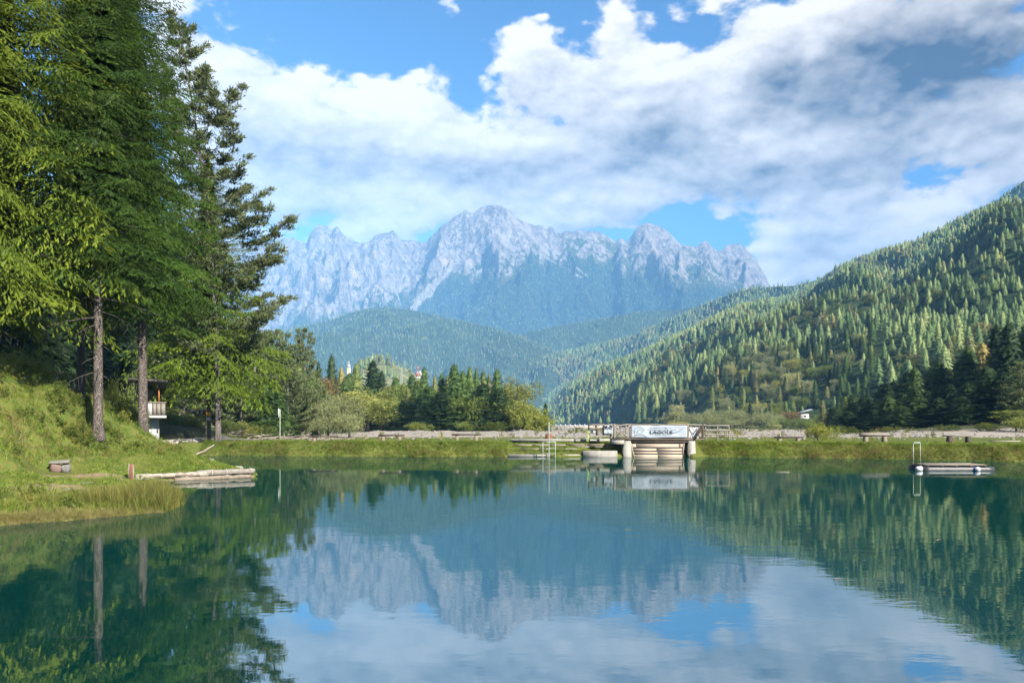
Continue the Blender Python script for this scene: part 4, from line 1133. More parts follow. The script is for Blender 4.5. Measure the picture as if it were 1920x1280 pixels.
# --- the wooded slope on the left, from the hill to the sign pole
GS = 'pines and spruces on the left wooded slope'
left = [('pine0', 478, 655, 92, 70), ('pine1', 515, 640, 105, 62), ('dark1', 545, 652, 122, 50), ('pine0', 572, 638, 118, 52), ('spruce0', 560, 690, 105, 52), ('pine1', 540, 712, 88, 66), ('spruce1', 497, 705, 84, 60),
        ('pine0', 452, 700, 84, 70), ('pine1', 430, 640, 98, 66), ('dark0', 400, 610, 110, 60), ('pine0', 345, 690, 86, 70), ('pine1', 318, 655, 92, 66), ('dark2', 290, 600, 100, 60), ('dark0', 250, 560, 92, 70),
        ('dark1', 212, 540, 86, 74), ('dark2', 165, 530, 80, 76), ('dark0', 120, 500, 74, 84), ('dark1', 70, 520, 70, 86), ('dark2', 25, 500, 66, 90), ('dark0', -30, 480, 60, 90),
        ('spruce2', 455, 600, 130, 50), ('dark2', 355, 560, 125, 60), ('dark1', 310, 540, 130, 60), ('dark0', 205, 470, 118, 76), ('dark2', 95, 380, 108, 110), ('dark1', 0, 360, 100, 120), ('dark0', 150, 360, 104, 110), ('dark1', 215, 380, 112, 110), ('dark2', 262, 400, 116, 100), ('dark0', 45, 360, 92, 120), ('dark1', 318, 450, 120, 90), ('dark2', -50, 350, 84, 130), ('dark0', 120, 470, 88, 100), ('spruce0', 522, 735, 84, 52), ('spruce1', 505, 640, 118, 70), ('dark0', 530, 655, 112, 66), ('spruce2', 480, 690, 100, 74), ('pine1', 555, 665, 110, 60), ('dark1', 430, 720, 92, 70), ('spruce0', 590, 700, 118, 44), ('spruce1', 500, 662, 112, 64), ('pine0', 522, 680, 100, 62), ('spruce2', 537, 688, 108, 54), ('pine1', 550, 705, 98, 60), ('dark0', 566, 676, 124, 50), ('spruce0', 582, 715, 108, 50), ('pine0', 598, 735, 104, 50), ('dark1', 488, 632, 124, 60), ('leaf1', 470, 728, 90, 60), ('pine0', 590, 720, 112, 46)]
left.sort(key=lambda a: -a[1])
cnt = {}
for (k, px, top, Y, w) in left:
    nm = {'p': 'spreading grey-green pine', 's': 'mid-green spruce', 'd': 'dark shaded spruce', 'l': 'olive broadleaf tree'}[k[0]]; cnt[nm] = cnt.get(nm, 0) + 1
    plant(k, px, top, Y, '%s on the left slope, %s of its kind leftward from the sign pole' % (nm, ORD[cnt[nm] - 1]), GS, w)
GU = 'bushes under the left conifers'
under = [('bush0', 330, 778, 88, 46), ('bush0', 352, 790, 90, 40), ('bushgreen', 310, 740, 92, 50), ('bush0', 232, 742, 50, 56), ('bushgreen', 246, 712, 56, 50), ('bush1', 215, 705, 54, 40), ('bush0', 130, 690, 52, 56), ('bush1', 95, 690, 56, 46), ('bush0', 60, 652, 60, 56), ('bush0', 35, 668, 57, 40), ('bushgreen', 82, 672, 58, 40),
         ('bushgreen', 25, 650, 54, 60), ('bush0', 425, 785, 76, 40), ('bush0', 455, 790, 78, 40), ('bush0', 490, 792, 82, 40), ('bushgreen', 545, 780, 90, 44), ('bush0', 0, 640, 62, 70), ('bushgreen', 180, 705, 58, 46), ('bush1', 326, 803, 84, 30), ('bushgreen', 318, 768, 71, 44), ('bush0', 345, 776, 73, 46), ('bushgreen', 368, 784, 75, 36), ('bushgreen', 370, 800, 73, 34)]
under.sort(key=lambda a: a[1]); cnt = {}
for (k, px, top, Y, w) in under:
    nm = {'bush0': 'brownish green bush', 'bush1': 'yellowish bush', 'bushgreen': 'leafy green bush'}[k]; cnt[nm] = cnt.get(nm, 0) + 1
    plant(k, px, top, Y, '%s under the left conifers, %s of its kind from the left' % (nm, ORD[cnt[nm] - 1]), GU, w, cat='bush')

# --- the grove in the middle, behind the dry lake bed
GG = 'trees of the middle grove behind the dry lake bed'
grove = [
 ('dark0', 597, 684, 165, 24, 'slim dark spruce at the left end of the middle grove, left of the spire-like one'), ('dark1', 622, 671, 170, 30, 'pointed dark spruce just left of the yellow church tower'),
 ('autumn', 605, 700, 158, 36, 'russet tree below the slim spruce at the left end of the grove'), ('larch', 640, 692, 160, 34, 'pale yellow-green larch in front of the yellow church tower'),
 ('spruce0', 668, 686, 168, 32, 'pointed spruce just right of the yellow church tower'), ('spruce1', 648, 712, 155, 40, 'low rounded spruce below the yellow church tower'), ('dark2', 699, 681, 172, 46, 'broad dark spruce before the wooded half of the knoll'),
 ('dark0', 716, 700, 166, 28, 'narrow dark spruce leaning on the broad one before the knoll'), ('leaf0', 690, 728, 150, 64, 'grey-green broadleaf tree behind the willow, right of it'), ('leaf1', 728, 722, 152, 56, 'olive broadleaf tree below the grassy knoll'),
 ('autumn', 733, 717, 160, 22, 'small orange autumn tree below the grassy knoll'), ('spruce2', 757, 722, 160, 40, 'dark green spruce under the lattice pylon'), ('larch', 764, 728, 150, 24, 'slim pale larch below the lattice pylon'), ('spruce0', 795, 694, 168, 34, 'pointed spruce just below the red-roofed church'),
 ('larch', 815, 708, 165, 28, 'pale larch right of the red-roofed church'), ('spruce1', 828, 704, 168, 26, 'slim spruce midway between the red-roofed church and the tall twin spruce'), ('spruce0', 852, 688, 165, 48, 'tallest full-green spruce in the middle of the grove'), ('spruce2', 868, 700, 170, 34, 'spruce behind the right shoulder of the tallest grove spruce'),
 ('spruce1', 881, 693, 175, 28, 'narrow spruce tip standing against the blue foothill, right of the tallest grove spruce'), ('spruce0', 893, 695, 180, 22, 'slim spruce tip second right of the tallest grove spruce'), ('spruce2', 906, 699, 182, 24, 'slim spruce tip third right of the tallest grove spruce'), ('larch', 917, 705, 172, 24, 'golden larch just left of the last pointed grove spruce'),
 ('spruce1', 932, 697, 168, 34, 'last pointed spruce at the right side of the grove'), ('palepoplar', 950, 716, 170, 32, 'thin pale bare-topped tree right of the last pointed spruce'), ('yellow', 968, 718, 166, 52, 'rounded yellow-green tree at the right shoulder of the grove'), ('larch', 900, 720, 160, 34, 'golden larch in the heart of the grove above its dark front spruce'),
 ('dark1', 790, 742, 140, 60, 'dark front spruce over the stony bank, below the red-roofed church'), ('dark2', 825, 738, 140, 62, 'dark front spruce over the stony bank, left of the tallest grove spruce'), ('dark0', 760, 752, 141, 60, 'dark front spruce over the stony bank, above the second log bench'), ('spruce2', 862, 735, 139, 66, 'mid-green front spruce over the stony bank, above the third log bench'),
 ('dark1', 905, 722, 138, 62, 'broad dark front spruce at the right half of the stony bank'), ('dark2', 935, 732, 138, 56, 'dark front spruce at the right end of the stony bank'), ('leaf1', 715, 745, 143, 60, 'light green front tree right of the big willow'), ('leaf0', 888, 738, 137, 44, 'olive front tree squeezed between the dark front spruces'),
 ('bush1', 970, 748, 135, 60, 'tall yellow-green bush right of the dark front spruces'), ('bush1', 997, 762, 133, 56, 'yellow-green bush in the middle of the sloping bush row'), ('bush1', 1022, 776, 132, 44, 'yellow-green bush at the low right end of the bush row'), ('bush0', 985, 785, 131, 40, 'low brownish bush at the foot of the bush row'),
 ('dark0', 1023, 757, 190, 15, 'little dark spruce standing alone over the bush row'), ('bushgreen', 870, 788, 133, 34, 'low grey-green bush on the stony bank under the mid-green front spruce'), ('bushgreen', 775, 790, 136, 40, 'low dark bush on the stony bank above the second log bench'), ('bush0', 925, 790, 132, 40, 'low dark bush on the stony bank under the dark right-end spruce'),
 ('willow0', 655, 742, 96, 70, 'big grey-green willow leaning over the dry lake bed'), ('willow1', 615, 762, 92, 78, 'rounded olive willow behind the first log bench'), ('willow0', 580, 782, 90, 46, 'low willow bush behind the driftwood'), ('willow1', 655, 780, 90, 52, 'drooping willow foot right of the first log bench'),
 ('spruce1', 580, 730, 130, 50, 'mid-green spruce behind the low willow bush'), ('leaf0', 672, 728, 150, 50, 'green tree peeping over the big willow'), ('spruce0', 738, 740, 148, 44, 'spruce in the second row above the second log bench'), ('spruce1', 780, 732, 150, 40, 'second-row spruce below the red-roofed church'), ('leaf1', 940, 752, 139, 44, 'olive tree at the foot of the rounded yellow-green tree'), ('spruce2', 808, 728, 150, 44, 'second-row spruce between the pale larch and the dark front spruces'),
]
for i, (k, px, top, w) in enumerate((('spruce0', 585, 708, 36), ('leaf1', 630, 706, 50), ('spruce2', 655, 704, 40), ('leaf0', 705, 716, 54), ('spruce1', 742, 712, 36), ('dark1', 772, 706, 38), ('spruce2', 786, 716, 40), ('leaf1', 805, 722, 46), ('spruce0', 840, 708, 38), ('dark0', 872, 708, 38), ('spruce1', 890, 712, 38), ('leaf0', 925, 718, 46), ('spruce2', 912, 712, 36), ('dark2', 610, 716, 40), ('spruce1', 545, 716, 50), ('leaf1', 570, 738, 56), ('leaf0', 600, 742, 50))):
    nm = 'broadleaf tree' if k[0] == 'l' else 'spruce'
    grove.append((k, px, top, 186 if px > 600 else 135, w, 'back-row %s of the middle grove, %s counted from the left' % (nm, ORD[sum(1 for q in (585, 630, 655, 705, 742, 772, 786, 805, 840, 872, 890, 925, 912, 610, 545, 570, 600) if q < px)])))
for (k, px, top, Y, w, lab) in grove:
    plant(k, px, top, Y, lab, GG if 'bush' not in k else 'bushes along the middle grove', w, cat='bush' if k.startswith('bush') else 'tree')

# --- the dark wood on the right, its shade put into the needle colour
GR = 'trees of the dark wood on the right shore'
rw = [('dark0', 1562, 765, 205, 46), ('dark1', 1600, 742, 205, 44), ('dark2', 1626, 742, 200, 44), ('dark0', 1652, 728, 205, 44), ('dark1', 1676, 716, 205, 48), ('dark2', 1702, 700, 200, 50), ('dark0', 1726, 712, 195, 48), ('dark1', 1748, 690, 200, 50),
      ('dark2', 1774, 694, 195, 54), ('dark0', 1800, 680, 200, 52), ('dark1', 1826, 668, 195, 54), ('larch', 1842, 648, 185, 66), ('dark2', 1868, 618, 195, 60), ('dark0', 1898, 640, 185, 62), ('dark1', 1850, 690, 165, 70), ('dark2', 1930, 610, 180, 70), ('dark0', 1965, 600, 175, 70),
      ('dark1', 1690, 738, 172, 60), ('dark2', 1740, 735, 168, 64), ('dark0', 1780, 722, 165, 66), ('dark1', 1640, 756, 178, 56), ('dark2', 1612, 764, 180, 50), ('dark1', 1815, 720, 158, 62), ('dark0', 1806, 745, 150, 56), ('dark2', 1882, 700, 158, 70), ('pine0', 1915, 690, 145, 60), ('leaf1', 1895, 768, 142, 60), ('spruce1', 1578, 778, 182, 42), ('spruce0', 1585, 745, 230, 30), ('dark1', 1715, 692, 185, 50), ('dark0', 1760, 680, 185, 56), ('dark2', 1815, 656, 180, 60), ('dark1', 1665, 722, 185, 50), ('dark0', 1620, 745, 188, 48), ('dark1', 1890, 612, 172, 66), ('dark1', 1760, 748, 155, 60), ('dark2', 1665, 745, 168, 56), ('dark0', 1715, 728, 160, 60), ('dark1', 1590, 772, 175, 50), ('dark2', 1845, 715, 150, 64), ('dark0', 1640, 770, 165, 50), ('dark2', 1690, 762, 158, 54)]
rw.sort(key=lambda a: a[1]); cnt = {}
for (k, px, top, Y, w) in rw:
    nm = {'p': 'green pine with lighter needles', 's': 'mid-green spruce', 'd': 'dark spruce', 'l': 'pale brownish larch' if k == 'larch' else 'olive broadleaf tree'}[k[0]]
    if nm == 'dark spruce': nm = 'dark front spruce' if Y < 176 else 'tall dark spruce' if top < 700 else 'dark back spruce'
    cnt[nm] = cnt.get(nm, 0) + 1
    plant(k, px, top, Y, '%s in the dark right wood, %s such from the left' % (nm, ORD[cnt[nm] - 1]), GR, w)
for i, (k, px, top, Y, w) in enumerate((('bush0', 1562, 796, 150, 24), ('bush0', 1594, 799, 140, 26), ('bush0', 1668, 799, 142, 26), ('bush0', 1780, 795, 134, 34), ('bush0', 1850, 792, 130, 40), ('bushgreen', 1905, 780, 126, 56))):
    plant(k, px, top, Y, 'low bush along the foot of the dark right wood, %s from the left' % ORD[i], 'bushes along the dark right wood', w, cat='bush')
plant('bush1', 1533, 790, 75, 'yellow-green bush on the dike between two log benches', None, 46, cat='bush')

# --- pale willows and bushes on the far side of the drained lake
GW = 'pale willows across the drained lake'
wl = [('willow0', 1236, 795, 300, 26, 'small pale willow low behind the X-braced railing'), ('palepoplar', 1262, 772, 310, 26, 'pale upright tree above the left half of the banner'), ('willow1', 1290, 776, 305, 36, 'pale yellow willow above the right end of the banner'), ('roundpale', 1272, 790, 300, 26, 'low pale willow touching the top of the banner'),
      ('willow0', 1322, 772, 330, 34, 'grey-green willow behind the carved branch of the bridge'), ('willow1', 1346, 776, 335, 28, 'pale willow behind the right rail fence'), ('willow1', 1376, 769, 335, 48, 'largest pale willow of the row right of the bridge'), ('willow0', 1366, 786, 325, 24, 'pointed small willow in front of the largest pale willow'),
      ('willow0', 1428, 773, 335, 44, 'rounded pale willow at the right end of the row'), ('willow1', 1410, 797, 325, 22, 'low hummock-like willow bush between the two largest'), ('willow0', 1400, 785, 340, 28, 'pale willow squeezed between the two largest'), ('roundpale', 1455, 796, 320, 13, 'tiny round tree left of the dark round bushes'), ('roundpale', 1482, 799, 310, 13, 'tiny round tree on the bare shore right of the willow row')]
for (k, px, top, Y, w, lab) in wl: plant(k, px, top, Y, lab, GW, w)
GD = 'dark round bushes below the grey-roofed house'
for i, (px, top, Y, w) in enumerate(((1448, 786, 350, 26), (1470, 778, 355, 34), (1492, 781, 350, 34), (1512, 785, 345, 34), (1530, 776, 360, 36), (1544, 783, 340, 30))):
    plant('bushgreen', px, top, Y, 'dark round bush below the grey-roofed house, %s from the left' % ORD[i], GD, w, cat='bush')
plant('yellow', 1453, 762, 380, 'small yellow tree over the dark round bushes', None, 16); plant('autumn', 1478, 768, 380, 'rusty pink tree above the dark round bushes', None, 26); plant('larch', 1542, 752, 300, 'golden tree at the left end of the dark right wood', None, 26)

# --- first trees at the foot of the wooded hill
GH = 'trees along the foot of the wooded hill'
marks = [(1075, 'the road bridge'), (1130, 'the dark leaning post'), (1165, 'the X-braced railing'), (1205, 'the banner\'s left half'), (1260, 'the banner\'s right half'), (1310, 'the carved branch'), (1350, 'the right rail fence'), (1400, 'the pale willow row'), (1455, 'the tiny round trees'), (1505, 'the grey-roofed house'), (1550, 'the dike bush'), (1600, 'the dark wood')]
hk = ['dark0', 'spruce0', 'spruce1', 'spruce2', 'larch', 'roundpale', 'leaf0']
HILL_SINGLES.sort(key=lambda a: a[3]); tot = {}; cnt = {}
def hill_key(p, ix, u):
    k = hk[ix]; d = math.hypot(p[0], p[1])
    return ({'d': 'dark green spruce', 's': 'mid-green spruce', 'l': 'pale larch' if k == 'larch' else 'olive broadleaf tree', 'r': 'pale rounded tree'}[k[0]],
            'low at' if d < 420 else 'low on' if d < 500 else 'partway up' if d < 570 else 'higher up', min(marks, key=lambda a: abs(a[0] - u))[1])
for (p, h, ix, u) in HILL_SINGLES: tot[hill_key(p, ix, u)] = tot.get(hill_key(p, ix, u), 0) + 1
for (p, h, ix, u) in HILL_SINGLES:
    k = hk[ix]; nm = {'d': 'dark green spruce', 's': 'mid-green spruce', 'l': 'pale larch' if k == 'larch' else 'olive broadleaf tree', 'r': 'pale rounded tree'}[k[0]]
    d = math.hypot(p[0], p[1]); mk = min(marks, key=lambda a: abs(a[0] - u))[1]
    tier = 'low at' if d < 420 else 'low on' if d < 500 else 'partway up' if d < 570 else 'higher up'
    key = (nm, tier, mk); cnt[key] = cnt.get(key, 0) + 1
    lab = '%s %s the hill above %s' % (nm, tier, mk)
    if tot[key] > 1: lab = '%s %s from the left %s the hill above %s' % (ORD[cnt[key] - 1], nm, tier, mk)
    src = K[k]; w = h * (1.35 if k[0] != 'r' else 1.1)
    o = dup(src, (p[0], p[1], p[2] - .5), tr_r.random() * 6.28, (w, w, h), lab, GH); o['category'] = 'tree'
for k, o in K.items():
    if k not in USED:
        for c in list(o.children): bpy.data.objects.remove(c)
        bpy.data.objects.remove(o)

# ================================================================== built things along the shore
WOOD = simple('weathered_wood', (.24, .20, .155), (.11, .088, .065), 4.0, .85, .01, 5, .15, (.4, 3, 3))
WOOD_DARK = simple('dark_wet_wood', (.085, .066, .052), (.035, .028, .024), 4.0, .8, .01, 5, .2, (.4, 3, 3))
WOOD_GREY = simple('grey_wood', (.25, .23, .20), (.13, .118, .10), 4.0, .9, .01, 5, .1, (.4, 3, 3))
WOOD_PALE = simple('pale_boards', (.44, .36, .285), (.30, .24, .18), 2.5, .8, .008, 5, .15, (.3, 3, 6))
WOOD_RED = simple('reddish_heartwood', (.21, .105, .062), (.10, .05, .035), 5.0, .9, .015, 5, .1, (3, 3, .4))
BARE = simple('bleached_driftwood', (.12, .095, .07), (.40, .36, .30), 7.0, .9, .02, 7)
CONC = simple('old_concrete', (.34, .325, .295), (.19, .18, .16), 2.2, .9, .02, 7, .1)
STONE = simple('stone', (.25, .24, .22), (.11, .105, .10), 3.0, .9, .03, 7, .1)
STONE_RED = simple('red_stone', (.20, .125, .10), (.13, .10, .09), 3.0, .9, .03, 7, .1)
METAL_D = simple('dark_iron', (.035, .033, .032), (.07, .055, .045), 6.0, .6, .002, 3, .4)
METAL_G = simple('grey_green_pipe', (.30, .34, .29), (.22, .25, .21), 3.0, .5, .001, 3, .4)
METAL_W = simple('white_pipe', (.50, .52, .51), (.40, .42, .41), 3.0, .4, .001, 3, .4)
WHITE = simple('white_plastic', (.52, .53, .55), (.42, .43, .45), 3.0, .4, .001, 3, .4)
BLACKPL = simple('black_float_tube', (.020, .022, .026), (.045, .046, .05), 3.0, .45, .004, 3, .5)
BLUE = simple('blue_plastic', (.03, .10, .42), (.03, .08, .32), 3.0, .4, .001, 2, .4)
PLASTER = simple('white_plaster', (.44, .43, .42), (.34, .335, .325), 2.0, .9, .004, 4, .1)
PLAST_Y = simple('yellow_plaster', (.72, .62, .30), (.62, .52, .24), .2, .9, .01, 4, .1)
ROOF_G = simple('grey_roof', (.30, .33, .38), (.22, .24, .28), .6, .7, .01, 4, .2)
ROOF_R = simple('red_roof', (.42, .11, .065), (.32, .08, .05), .3, .8, .01, 4, .2)
ROOF_D = simple('dark_roof', (.06, .055, .05), (.10, .09, .08), 1.0, .8, .01, 4, .2)
ORANGEW = simple('orange_varnished_wood', (.48, .19, .045), (.34, .12, .03), 3.0, .5, .003, 4, .3, (3, 3, .3))
ROPE = simple('mooring_rope', (.40, .36, .28), (.28, .25, .2), 20.0, .9, .003)
GLASS = simple('window_glass', (.03, .04, .05), (.05, .06, .07), .5, .1, 0, 1, .6)
SIGN_O = simple('orange_sign', (.72, .30, .02), (.66, .27, .02), 4, .5, 0, 2, .3)
INK = simple('dark_ink', (.03, .035, .045), (.05, .05, .06), 4, .7, 0, 2, .2)
BLUEGREY = simple('blue_grey_ink', (.20, .27, .34), (.15, .2, .27), 4, .7, 0, 2, .2)
CLOTH = simple('banner_cloth', (.34, .38, .42), (.27, .31, .355), 1.2, .75, .01, 4, .2)
LIME = simple('lime_marker', (.45, .62, .03), (.4, .55, .03), 4, .6, 0, 2, .2)
GLASSB = simple('dull_beige_cement', (.52, .47, .40), (.42, .38, .32), .4, .9, .01, 4, .1)

def X_(px, Y): return (px - 960) / F * Y
def Z_(py, Y): return CAMH + (HOR - py) / F * Y
def bow(a, b, n=5, sag=0.0, wob=0.0, seed=0):
    a = np.array(a, float); b = np.array(b, float); t = np.linspace(0, 1, n)[:, None]; r = np.random.default_rng(int(seed * 8) if seed != int(seed) else int(seed))
    p = a + (b - a) * t; p[:, 2] -= sag * 4 * (t * (1 - t))[:, 0]
    if wob: p[1:-1] += r.normal(0, wob, (n - 2, 3))
    return p
def pole(name, a, b, r, mat, parent=None, wob=0.0, seed=0, n=5, seg=8, taper=1.0):
    mb = MB(); mb.tube(bow(a, b, n, 0, wob, seed), np.linspace(r, r * taper, n), seg, .03 if wob else 0, seed)
    return mb.build(name, mat, parent, True)
def plank(name, c, s, mat, parent=None, rz=0., rx=0., ry=0., bevel=.012):
    mb = MB(); mb.box((0, 0, 0), s, 0, 0, 0, 1.0, bevel)
    return mb.build(name, mat, parent, loc=tuple(c), rot=(rx, ry, rz))

# ---------------------------------------------------------------- footbridge over the sluice
YB = 58.2
x0, x1 = X_(1172, YB), X_(1303, YB)
br = thing('footbridge', 'small timber footbridge on two concrete piers with a rough log railing', 'bridge', (x0, YB, 0))
def L_(px, py, dy=0.0): return (X_(px, YB) - x0, dy, Z_(py, YB))
for (pl, pr_, bl, bR) in ((1170, 1182.5, 1168, 1184.5), (1291, 1303, 1292.5, 1305)):
    mb = MB(); a = [L_(bl, 858), L_(bR, 858), L_(pr_, 826), L_(pl, 826)]
    V = []
    for (x, y, z) in a: V.append((x, -.05 - (.12 if z < 1 else 0), z if z > .5 else -.9))
    for (x, y, z) in a: V.append((x, 3.4, z if z > .5 else -.9))
    mb.add(np.array(V), [[0, 1, 2, 3], [5, 4, 7, 6], [4, 0, 3, 7], [1, 5, 6, 2], [3, 2, 6, 7]])
    mb.build('pier', CONC, br)
for k, dy in enumerate((.10, 1.0, 1.9)):
    xa = L_(1171, 827)[0]; xb = L_(1304, 827)[0]
    plank('beam', ((xa + xb) / 2, dy, Z_(827.2, YB)), (xb - xa, .16, .17), WOOD_DARK, br)
xa, xb = L_(1150, 823)[0], L_(1319, 823)[0]
for k in range(9):
    plank('deck_board', ((xa + xb) / 2, .02 + k * .24, Z_(823.4, YB) + .005 * (k % 2)), (xb - xa, .22, .06), WOOD_GREY if k % 3 else WOOD, br)
plank('abutment', ((L_(1148, 0)[0] + L_(1170.5, 0)[0]) / 2, .75, Z_(828, YB) - .02), (L_(1170.5, 0)[0] - L_(1148, 0)[0], 1.6, .30), CONC, br)
for dy, sd in ((0.0, 1), (2.1, 2)):
    for px, w in ((1152, .085), (1181, .06), (1289, .085)):
        pole('post', L_(px, 825, dy), L_(px + (.5 if dy else 0), 794.5, dy), w, WOOD_GREY if px < 1200 else WOOD, br, .004, int(px) + sd)
    pole('top_rail', L_(1149, 796.5, dy), L_(1322, 796.5, dy), .062, WOOD_DARK if dy else WOOD_GREY, br, .022, 5 + sd, 14)
    pole('lower_rail', L_(1152, 822, dy), L_(1318, 822, dy), .04, WOOD_DARK, br, .008, 8 + sd, 8)
pole('brace', L_(1153.5, 798), L_(1180, 822), .042, WOOD_GREY, br, .004, 21)
pole('brace', L_(1153.5, 822, -.08), L_(1180, 798, -.08), .042, WOOD_GREY, br, .004, 22)
for k, (a, b) in enumerate(((1188, 1196), (1204, 1199), (1211, 1222), (1234, 1226), (1243, 1251), (1262, 1256), (1268, 1279))):
    pole('infill_stick', L_(a, 822), L_(b, 809), .022, WOOD_GREY if k % 2 else BARE, br, .006, 30 + k)
# the carved branch and its lattice at the right end
mb = MB(); mb.tube(np.array([L_(1301, 824, -.1), L_(1306, 817, -.12), L_(1311, 808, -.14), L_(1315, 801, -.14), L_(1320, 793.5, -.12)]), [.075, .08, .075, .065, .045], 8, .05, 3)
mb.build('carved_branch', WOOD_DARK, br, True)
for k, pts in enumerate(([(1291.5, 799), (1297, 800), (1299.5, 805.5), (1302, 809)], [(1302, 809), (1299.5, 814), (1296.5, 824)], [(1302, 809), (1307, 806), (1310, 800)], [(1306, 812), (1311, 818), (1317, 824)], [(1310, 800), (1316, 803), (1318, 797)])):
    mb = MB(); mb.tube(np.array([L_(a, b, -.06) for a, b in pts]), [.035] * (len(pts) - 1) + [.02], 6, .05, k); mb.build('lattice_branch', BARE if k in (0, 2, 4) else WOOD_DARK, br, True)
pole('post', L_(1317, 826, .05), L_(1318, 799, .05), .085, WOOD_DARK, br, .01, 44)
# rail fences on both sides
fr = thing('rail_fence', 'weathered three-rail fence right of the footbridge', 'fence', (X_(1320, 60), 60.5, 0))
for px in (1323, 1345, 1366.5): pole('post', (X_(px, 60.5) - X_(1320, 60), 0, 1.0), (X_(px, 60.5) - X_(1320, 60), 0, Z_(796, 60.5)), .055, WOOD_GREY, fr, .006, px)
for py, e in ((797.5, 1367), (806.5, 1369), (814.5, 1366)): pole('rail', (X_(1319, 60.5) - X_(1320, 60), -.06, Z_(py, 60.5)), (X_(e, 60.5) - X_(1320, 60), -.06, Z_(py + .3, 60.5)), .05, WOOD_GREY, fr, .008, py, 7)
fl = thing('rail_fence', 'dark weathered rail fence left of the footbridge with a small printed cloth', 'fence', (X_(1104, 60), 60.2, 0))
def LL(px, py, dy=0): return (X_(px, 60.2) - X_(1104, 60), dy, Z_(py, 60.2))
pole('post', LL(1119.5, 815), LL(1117.2, 794), .10, WOOD_DARK, fl, .01, 51, taper=.75)
pole('post', LL(1131, 816), LL(1131.2, 793), .055, WOOD_DARK, fl, .006, 52)
pole('post', LL(1104, 815), LL(1103.7, 791), .05, WOOD_DARK, fl, .008, 53)
pole('rail', LL(1104, 796.5, -.07), LL(1151, 796, -.07), .05, WOOD_GREY, fl, .01, 54, 7)
pole('rail', LL(1104, 803, -.07), LL(1149, 803.5, -.07), .045, WOOD, fl, .01, 55, 7)
pole('rail', LL(1119, 813.5, -.07), LL(1150, 814, -.07), .045, WOOD_GREY, fl, .01, 56, 7)
mk = pole('marker', (X_(1102.5, 60), 60.0, 1.0), (X_(1102.5, 60), 60.0, Z_(807, 60)), .03, LIME); tag(mk, 'lime green marker stake at the foot of the dark left fence', 'marker')

# banner: rippled cloth with its lettering, hung on the railing
YC = YB - .10
def cloth(name, px0, px1, py0, py1, Y, mat, parent=None, seed=0, amp=.022):
    nx, nz = 40, 10; V = []; Q = []
    for j in range(nz + 1):
        for i in range(nx + 1):
            u, v = i / nx, j / nz
            x = X_(px0 + (px1 - px0) * u, Y); z = Z_(py1 + (py0 - py1) * v, Y) + .02 * math.sin(u * 9 + seed) * (1 - v)
            y = Y - .03 + amp * (math.sin(u * 14 + v * 3 + seed) * .6 + math.sin(u * 33 - v * 6) * .4)
            V.append((x, y, z))
    for j in range(nz):
        for i in range(nx): a = j * (nx + 1) + i; Q.append((a, a + 1, a + nx + 2, a + nx + 1))
    me = make_mesh(name, np.array(V), np.array(Q), True)
    o = link(name, me, mat, parent); so = o.modifiers.new('thick', 'SOLIDIFY'); so.thickness = .006
    return o
bn = thing('banner', 'pale grey-blue cloth banner reading LAGOLE hung on the footbridge railing', 'banner')
cloth('cloth', 1183.5, 1288, 797.8, 820.5, YC, CLOTH, bn, 1)
def letters(txt, px, py, h_px, mat, parent, Y, squeeze=1.0, name='lettering', dy=.075):
    cu = bpy.data.curves.new(name, 'FONT'); cu.body = txt; cu.size = 1.0; cu.align_x = 'CENTER'; cu.align_y = 'CENTER'; cu.extrude = .004; cu.offset = .018; cu.resolution_u = 2
    o = bpy.data.objects.new(name, cu)
    dg = bpy.context.evaluated_depsgraph_get()
    COL.objects.link(o); dg.update(); me = bpy.data.meshes.new_from_object(o.evaluated_get(bpy.context.evaluated_depsgraph_get())); COL.objects.unlink(o); bpy.data.objects.remove(o)
    s = h_px / F * Y / .70
    q = link(name, me, mat, parent, loc=(X_(px, Y), Y - dy, Z_(py, Y)), rot=(math.radians(90), 0, 0)); q.scale = (s * squeeze, s, 1)
    return q
letters('LAGOLE', 1239.5, 810.2, 5.4, INK, bn, YC, 1.5)
# half-legible small rows are only strokes of ink in the photograph
rr5 = np.random.default_rng(5)
for (pa, pb, py, hh) in ((1219, 1260, 801.2, 1.7), (1214, 1267, 805.2, 1.6), (1224, 1257, 815.0, 1.5)):
    mb = MB(); x = pa
    while x < pb:
        w = rr5.uniform(.8, 1.7)
        mb.box((X_(x + w / 2, YC), YC - .072, Z_(py, YC)), (w * .55 / F * YC, .004, hh * rr5.uniform(.6, 1) / F * YC)); x += w + (1.6 if rr5.random() < .2 else .35)
    mb.build('faded_print', BLUEGREY, bn)['kind'] = 'stuff'
for k, (pts, r_) in enumerate((([(1190, 812), (1189, 806), (1193, 801), (1200, 799.5), (1206, 802), (1208, 807)], .02), ([(1194, 811), (1196, 806), (1201, 804), (1205, 807), (1203, 812)], .016), ([(1189, 816), (1197, 813.5), (1206, 815), (1213, 819)], .022), ([(1246, 799.5), (1252, 806), (1260, 810.5), (1270, 809), (1278, 804), (1285, 800)], .016), ([(1262, 812), (1272, 809), (1282, 802)], .012))):
    mb = MB(); mb.tube(np.array([(X_(a, YC), YC - .072, Z_(b, YC)) for a, b in pts]), r_ * .6, 5); mb.build('drawn_line', BLUEGREY, bn, True)
b2 = thing('banner', 'small white cloth with dark print on the fence left of the footbridge', 'banner')
cloth('cloth', 1132.5, 1149, 797.2, 812.5, 60.0, CLOTH, b2, 3, .012)
mb = MB()
for i in range(26):
    mb.box((X_(rr5.uniform(1133, 1148), 60), 59.93, Z_(rr5.uniform(798, 804), 60)), (rr5.uniform(.03, .12), .004, rr5.uniform(.03, .10)))
mb.build('faded_print', INK, b2)['kind'] = 'stuff'
